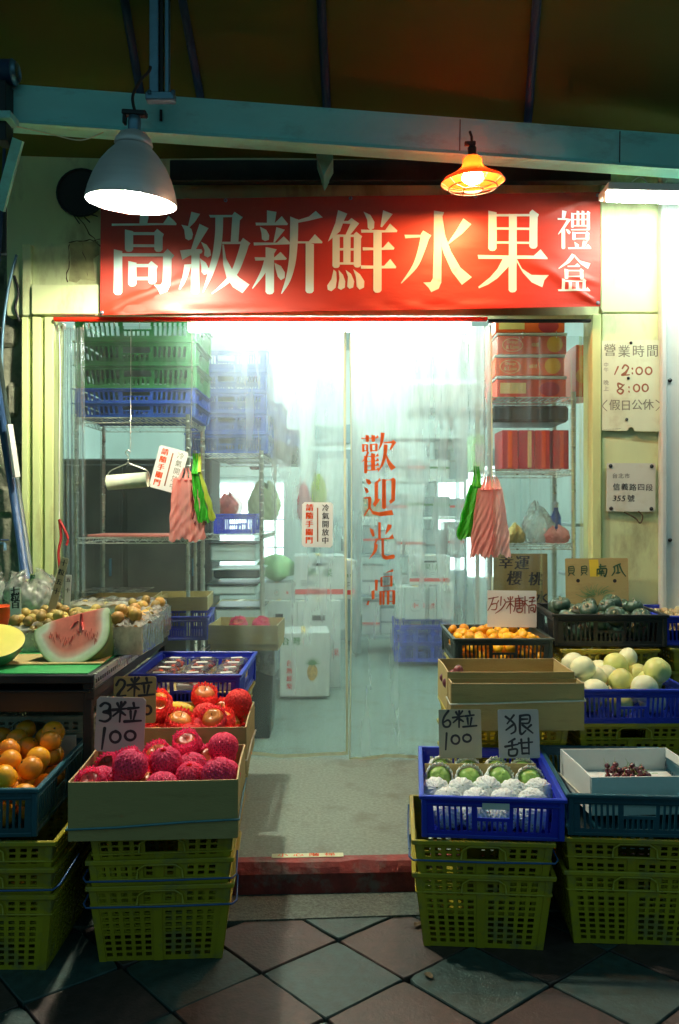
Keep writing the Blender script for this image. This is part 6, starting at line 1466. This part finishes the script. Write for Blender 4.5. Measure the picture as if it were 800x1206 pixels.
crumple('yellow green bag hanging right of the red cloth', P(376,598,6.8), .055, .05, .24, 61, m_yelbag, 'shopping_bag', 'plastic bag')
pl_ = thing('structural_column', 'pale square column in the middle of the shop', 'column', (P(352,0,8.2).x, dy(8.2), 0)); MB().box((0,.15,1.42), (.30,.30,2.84), bev=.01).obj('column_shaft', m_intwall, pl_)
pl_ = thing('grey_cabinet', 'tall grey cabinet left of the curtain seam deep inside', 'cabinet', (P(392,0,8.4).x, dy(8.4)+.2, 0)); MB().box((0,0,.95), (.36,.4,1.9), bev=.01).obj('cabinet_body', m_grayp, pl_); MB().box((0,-.205,.95), (.30,.012,1.7), bev=.004).obj('cabinet_door', m_intwall, pl_); MB().box((.11,-.22,.95), (.015,.02,.12), bev=.004).obj('cabinet_handle', m_darksteel, pl_)
pl_ = thing('air_conditioner', 'white boxy air conditioner high on the right inside', 'air conditioner', (P(525,0,7.6).x+.1, dy(7.6)+.2, 2.15)); MB().box((0,0,.16), (.85,.36,.32), bev=.03).obj('ac_body', m_whitemetal, pl_); MB().box((0,-.185,.045), (.75,.01,.05), bev=.004).obj('air_slot', m_grayp, pl_); MB().box((0,.2,.3),(.06,.06,.8), bev=.004).obj('ac_bracket', m_grayp, pl_)
pl_ = thing('fridge_unit', 'bright lit cold cabinet right of the steel shelving deep inside', 'fridge', (P(548,0,7.9).x, dy(7.9)+.2, 0)); MB().box((0,0,1.0), (.60,.5,2.0), bev=.01).obj('fridge_body', m_intwall, pl_); MB().box((0,-.255,1.2), (.50,.012,1.05), bev=.004).obj('lit_pane', m_lightglass, pl_); MB().box((.0,-.26,1.78), (.6,.02,.16), bev=.004).obj('header_panel', m_grayp, pl_)
# right rack with gift boxes
dG = 4.62
gz1, gz2, gz3, gz4 = (P(0,y,dG).z for y in (468,553,641,760))
gx0, gx1 = P(577,0,dG).x, P(676,0,dG).x
rack('wire_rack', 'narrow chromed wire rack with red gift boxes inside the right of the doorway', gx0, gx1, dy(dG), dy(dG)+.42, (gz1, gz2, gz3, gz4, .12), gz1+.03)
def gift(label, z, h, k):
    cx = (gx0+gx1)/2; w = .375
    t = thing('gift_box', label, 'gift box', (cx+.0+rnd.uniform(-.006,.006), dy(dG)+.20, z), R(rnd.uniform(-1,1)), 'gift boxes on the narrow rack')
    MB().box((0,0,h*.42), (w,.36,h*.84), bev=.003).obj('box_body', m_redbox, t); MB().box((0,0,h*.92), (w+.008,.368,h*.12), bev=.002).obj('box_lid', m_sign_white, t)
    f = lambda u, v, kk=0: (u, -.1812-kk, h*.42+v)
    if k < 2:
        mb = MB(); mb.lathe([(.044,0),(.042,.0006),(0,.0008)], 24, X=Matrix.Translation(f(.125,.004))@Matrix.Rotation(R(90),4,'X')); mb.obj('orange_print', m_orprint, t)
        mb = MB(); mb.tube([f(-.105+.055*math.cos(q*.3), .036*math.sin(q*.3), .0002) for q in range(22)], .0016, 4); write(mb, 'Orange', lambda u, v, kk: f(u, v, kk+.0004), -.105, .016, .022, wx=.9, bold=.02); write(mb, '& Love', lambda u, v, kk: f(u, v, kk+.0004), -.105, -.012, .028, wx=.9, bold=.02); mb.obj('gold_lettering', m_goldprint, t)
        mb = MB(); write(mb, '橘禮', lambda u, v, kk: f(u, v, kk+.0004), .02, .0, .022, bold=.01); mb.obj('small_lettering', m_goldprint, t)
    else:
        mb = MB(); mb.box(f(-.10,0), (.14,.002,h*.5)); mb.obj('pale_panel', m_goldprint, t); MB().lathe([(.055,0),(.05,.0006),(0,.0008)], 24, X=Matrix.Translation(f(.10,-.004))@Matrix.Rotation(R(90),4,'X')@Matrix.Scale(.72,4,(0,1,0))).obj('apple_print', m_redpack, t)
hb = (P(0,392,dG).z-gz1)/3
gift('bottom red gift box with an apple print on the narrow rack', gz1+.004, hb, 2); gift('middle red gift box with an orange and gold lettering on the narrow rack', gz1+.005+hb, hb, 0); gift('second from top red gift box with an orange and gold lettering', gz1+.006+2*hb, hb, 1)
t = gift('uppermost red gift box partly hidden by the doorway top', gz1+.007+3*hb, hb*.8, 2)
for k in range(4):
    x = gx0+.12+.093*k; t = thing('gift_bag', f'upright dark red gift bag, {["first","second","third","fourth"][k]} from the left on the middle shelf', 'gift bag', (x, dy(dG)+.17, gz2+.004), R(rnd.uniform(-3,3)), 'dark red gift bags')
    MB().box((0,0,.108), (.086,.22,.215), bev=.003).obj('bag_body', m_redpack, t); MB().box((rnd.uniform(-.02,.02),-.111,.11), (.020,.002,.20)).obj('gold_stripe', m_goldprint if k == 1 else m_redbox, t)
MB().box((0,0,.05), (.42,.34,.09), bev=.015).obj('black_tub', m_darkp, None, ((gx0+gx1)/2+.0, dy(dG)+.2, gz1-.135), label='wide black tub hanging under the top shelf of the narrow rack', cat='tub')
t = thing('green_pack', 'tall pale green pack at the left end of the middle shelf', 'pack', (gx0-.03, dy(dG)+.25, gz2+.002)); MB().box((0,0,.1), (.07,.2,.2), bev=.004).obj('pack_body', m_cabbage, t); MB().box((0,-.101,.1), (.05,.002,.1)).obj('pack_label', m_sign_white, t)
crumple('clear bag with pale contents on the third shelf of the narrow rack', P(632,640,dG+.15), .075, .07, .20, 70, m_wrap)
crumple('pink parcel in clear film on the third shelf', P(655,640,dG+.10), .065, .06, .085, 71, m_pinkbag, 'pink_parcel', 'parcel')
crumple('tan parcel at the left of the third shelf', P(607,640,dG+.15), .05, .05, .10, 72, m_kiwi, 'tan_parcel', 'parcel')
t = thing('bottle', 'blue bottle on the third shelf of the narrow rack', 'bottle', P(655,640,dG+.25)); MB().lathe([(0,0),(.028,.0),(.03,.01),(.03,.15),(.012,.19),(.012,.22),(0,.22)], 16).obj('bottle_body', m_bluel, t); MB().lathe([(.014,.205),(.014,.235),(0,.235)], 12).obj('bottle_cap', m_sign_white, t)
# carton with orange prints hanging beside the rack
t = thing('printed_carton', 'red carton printed with two oranges squeezed between the narrow rack and the door post', 'box', (P(684,0,4.75).x+.035, dy(4.75)+.15, P(0,466,4.75).z))
MB().box((0,0,.14), (.12,.3,.29), bev=.003).obj('carton_body', m_redbox, t)
for (x, z, r) in ((.0,.19,.042),(-.02,.11,.042),(.03,.04,.03)): MB().lathe([(r,0),(r*.95,.0008),(0,.001)], 22, X=Matrix.Translation((x,-.1515,z))@Matrix.Rotation(R(90),4,'X')).obj('orange_print', m_orprint, t)
t = thing('side_shelf', 'cream side shelf with small goods against the right room wall', 'shelf', (P(690,0,4.95).x+.05, dy(4.95)+.2, 0)); 
for z in (.5,.9,1.2): MB().box((0,0,z), (.22,.4,.02), bev=.003).obj('shelf_board', m_grayp, t)
MB().box((.11,0,.85), (.02,.4,1.7), bev=.003).obj('shelf_side', m_grayp, t)

# a few bits on the pavement
for k, (px, py, lab) in enumerate(((492,1090,'curled dead leaf on the paving near the right baskets'),(505,1150,'dark flattened leaf on the paving below the curled one'))):
    d = F*(ZC+.102)/(py-603); p = P(px, py, d); mb = MB(); g = random.Random(k)
    o_ = [(.34*math.cos(a)*(.030+.006*g.random()), .34*math.sin(a)*(.052+.01*g.random())) for a in [q*.45 for q in range(14)]]
    mb.add([(x, y, .002+.25*abs(x)+.004*g.random()) for x, y in o_]+[(0,0,.001)], [(i, (i+1) % 14, 14) for i in range(14)], 0, True)
    mb.obj('dead_leaf' if k < 2 else 'paper_scrap', m_stem if k < 2 else m_sign_grey, None, p, g.uniform(0,3), label=lab, cat='leaf' if k < 2 else 'litter')
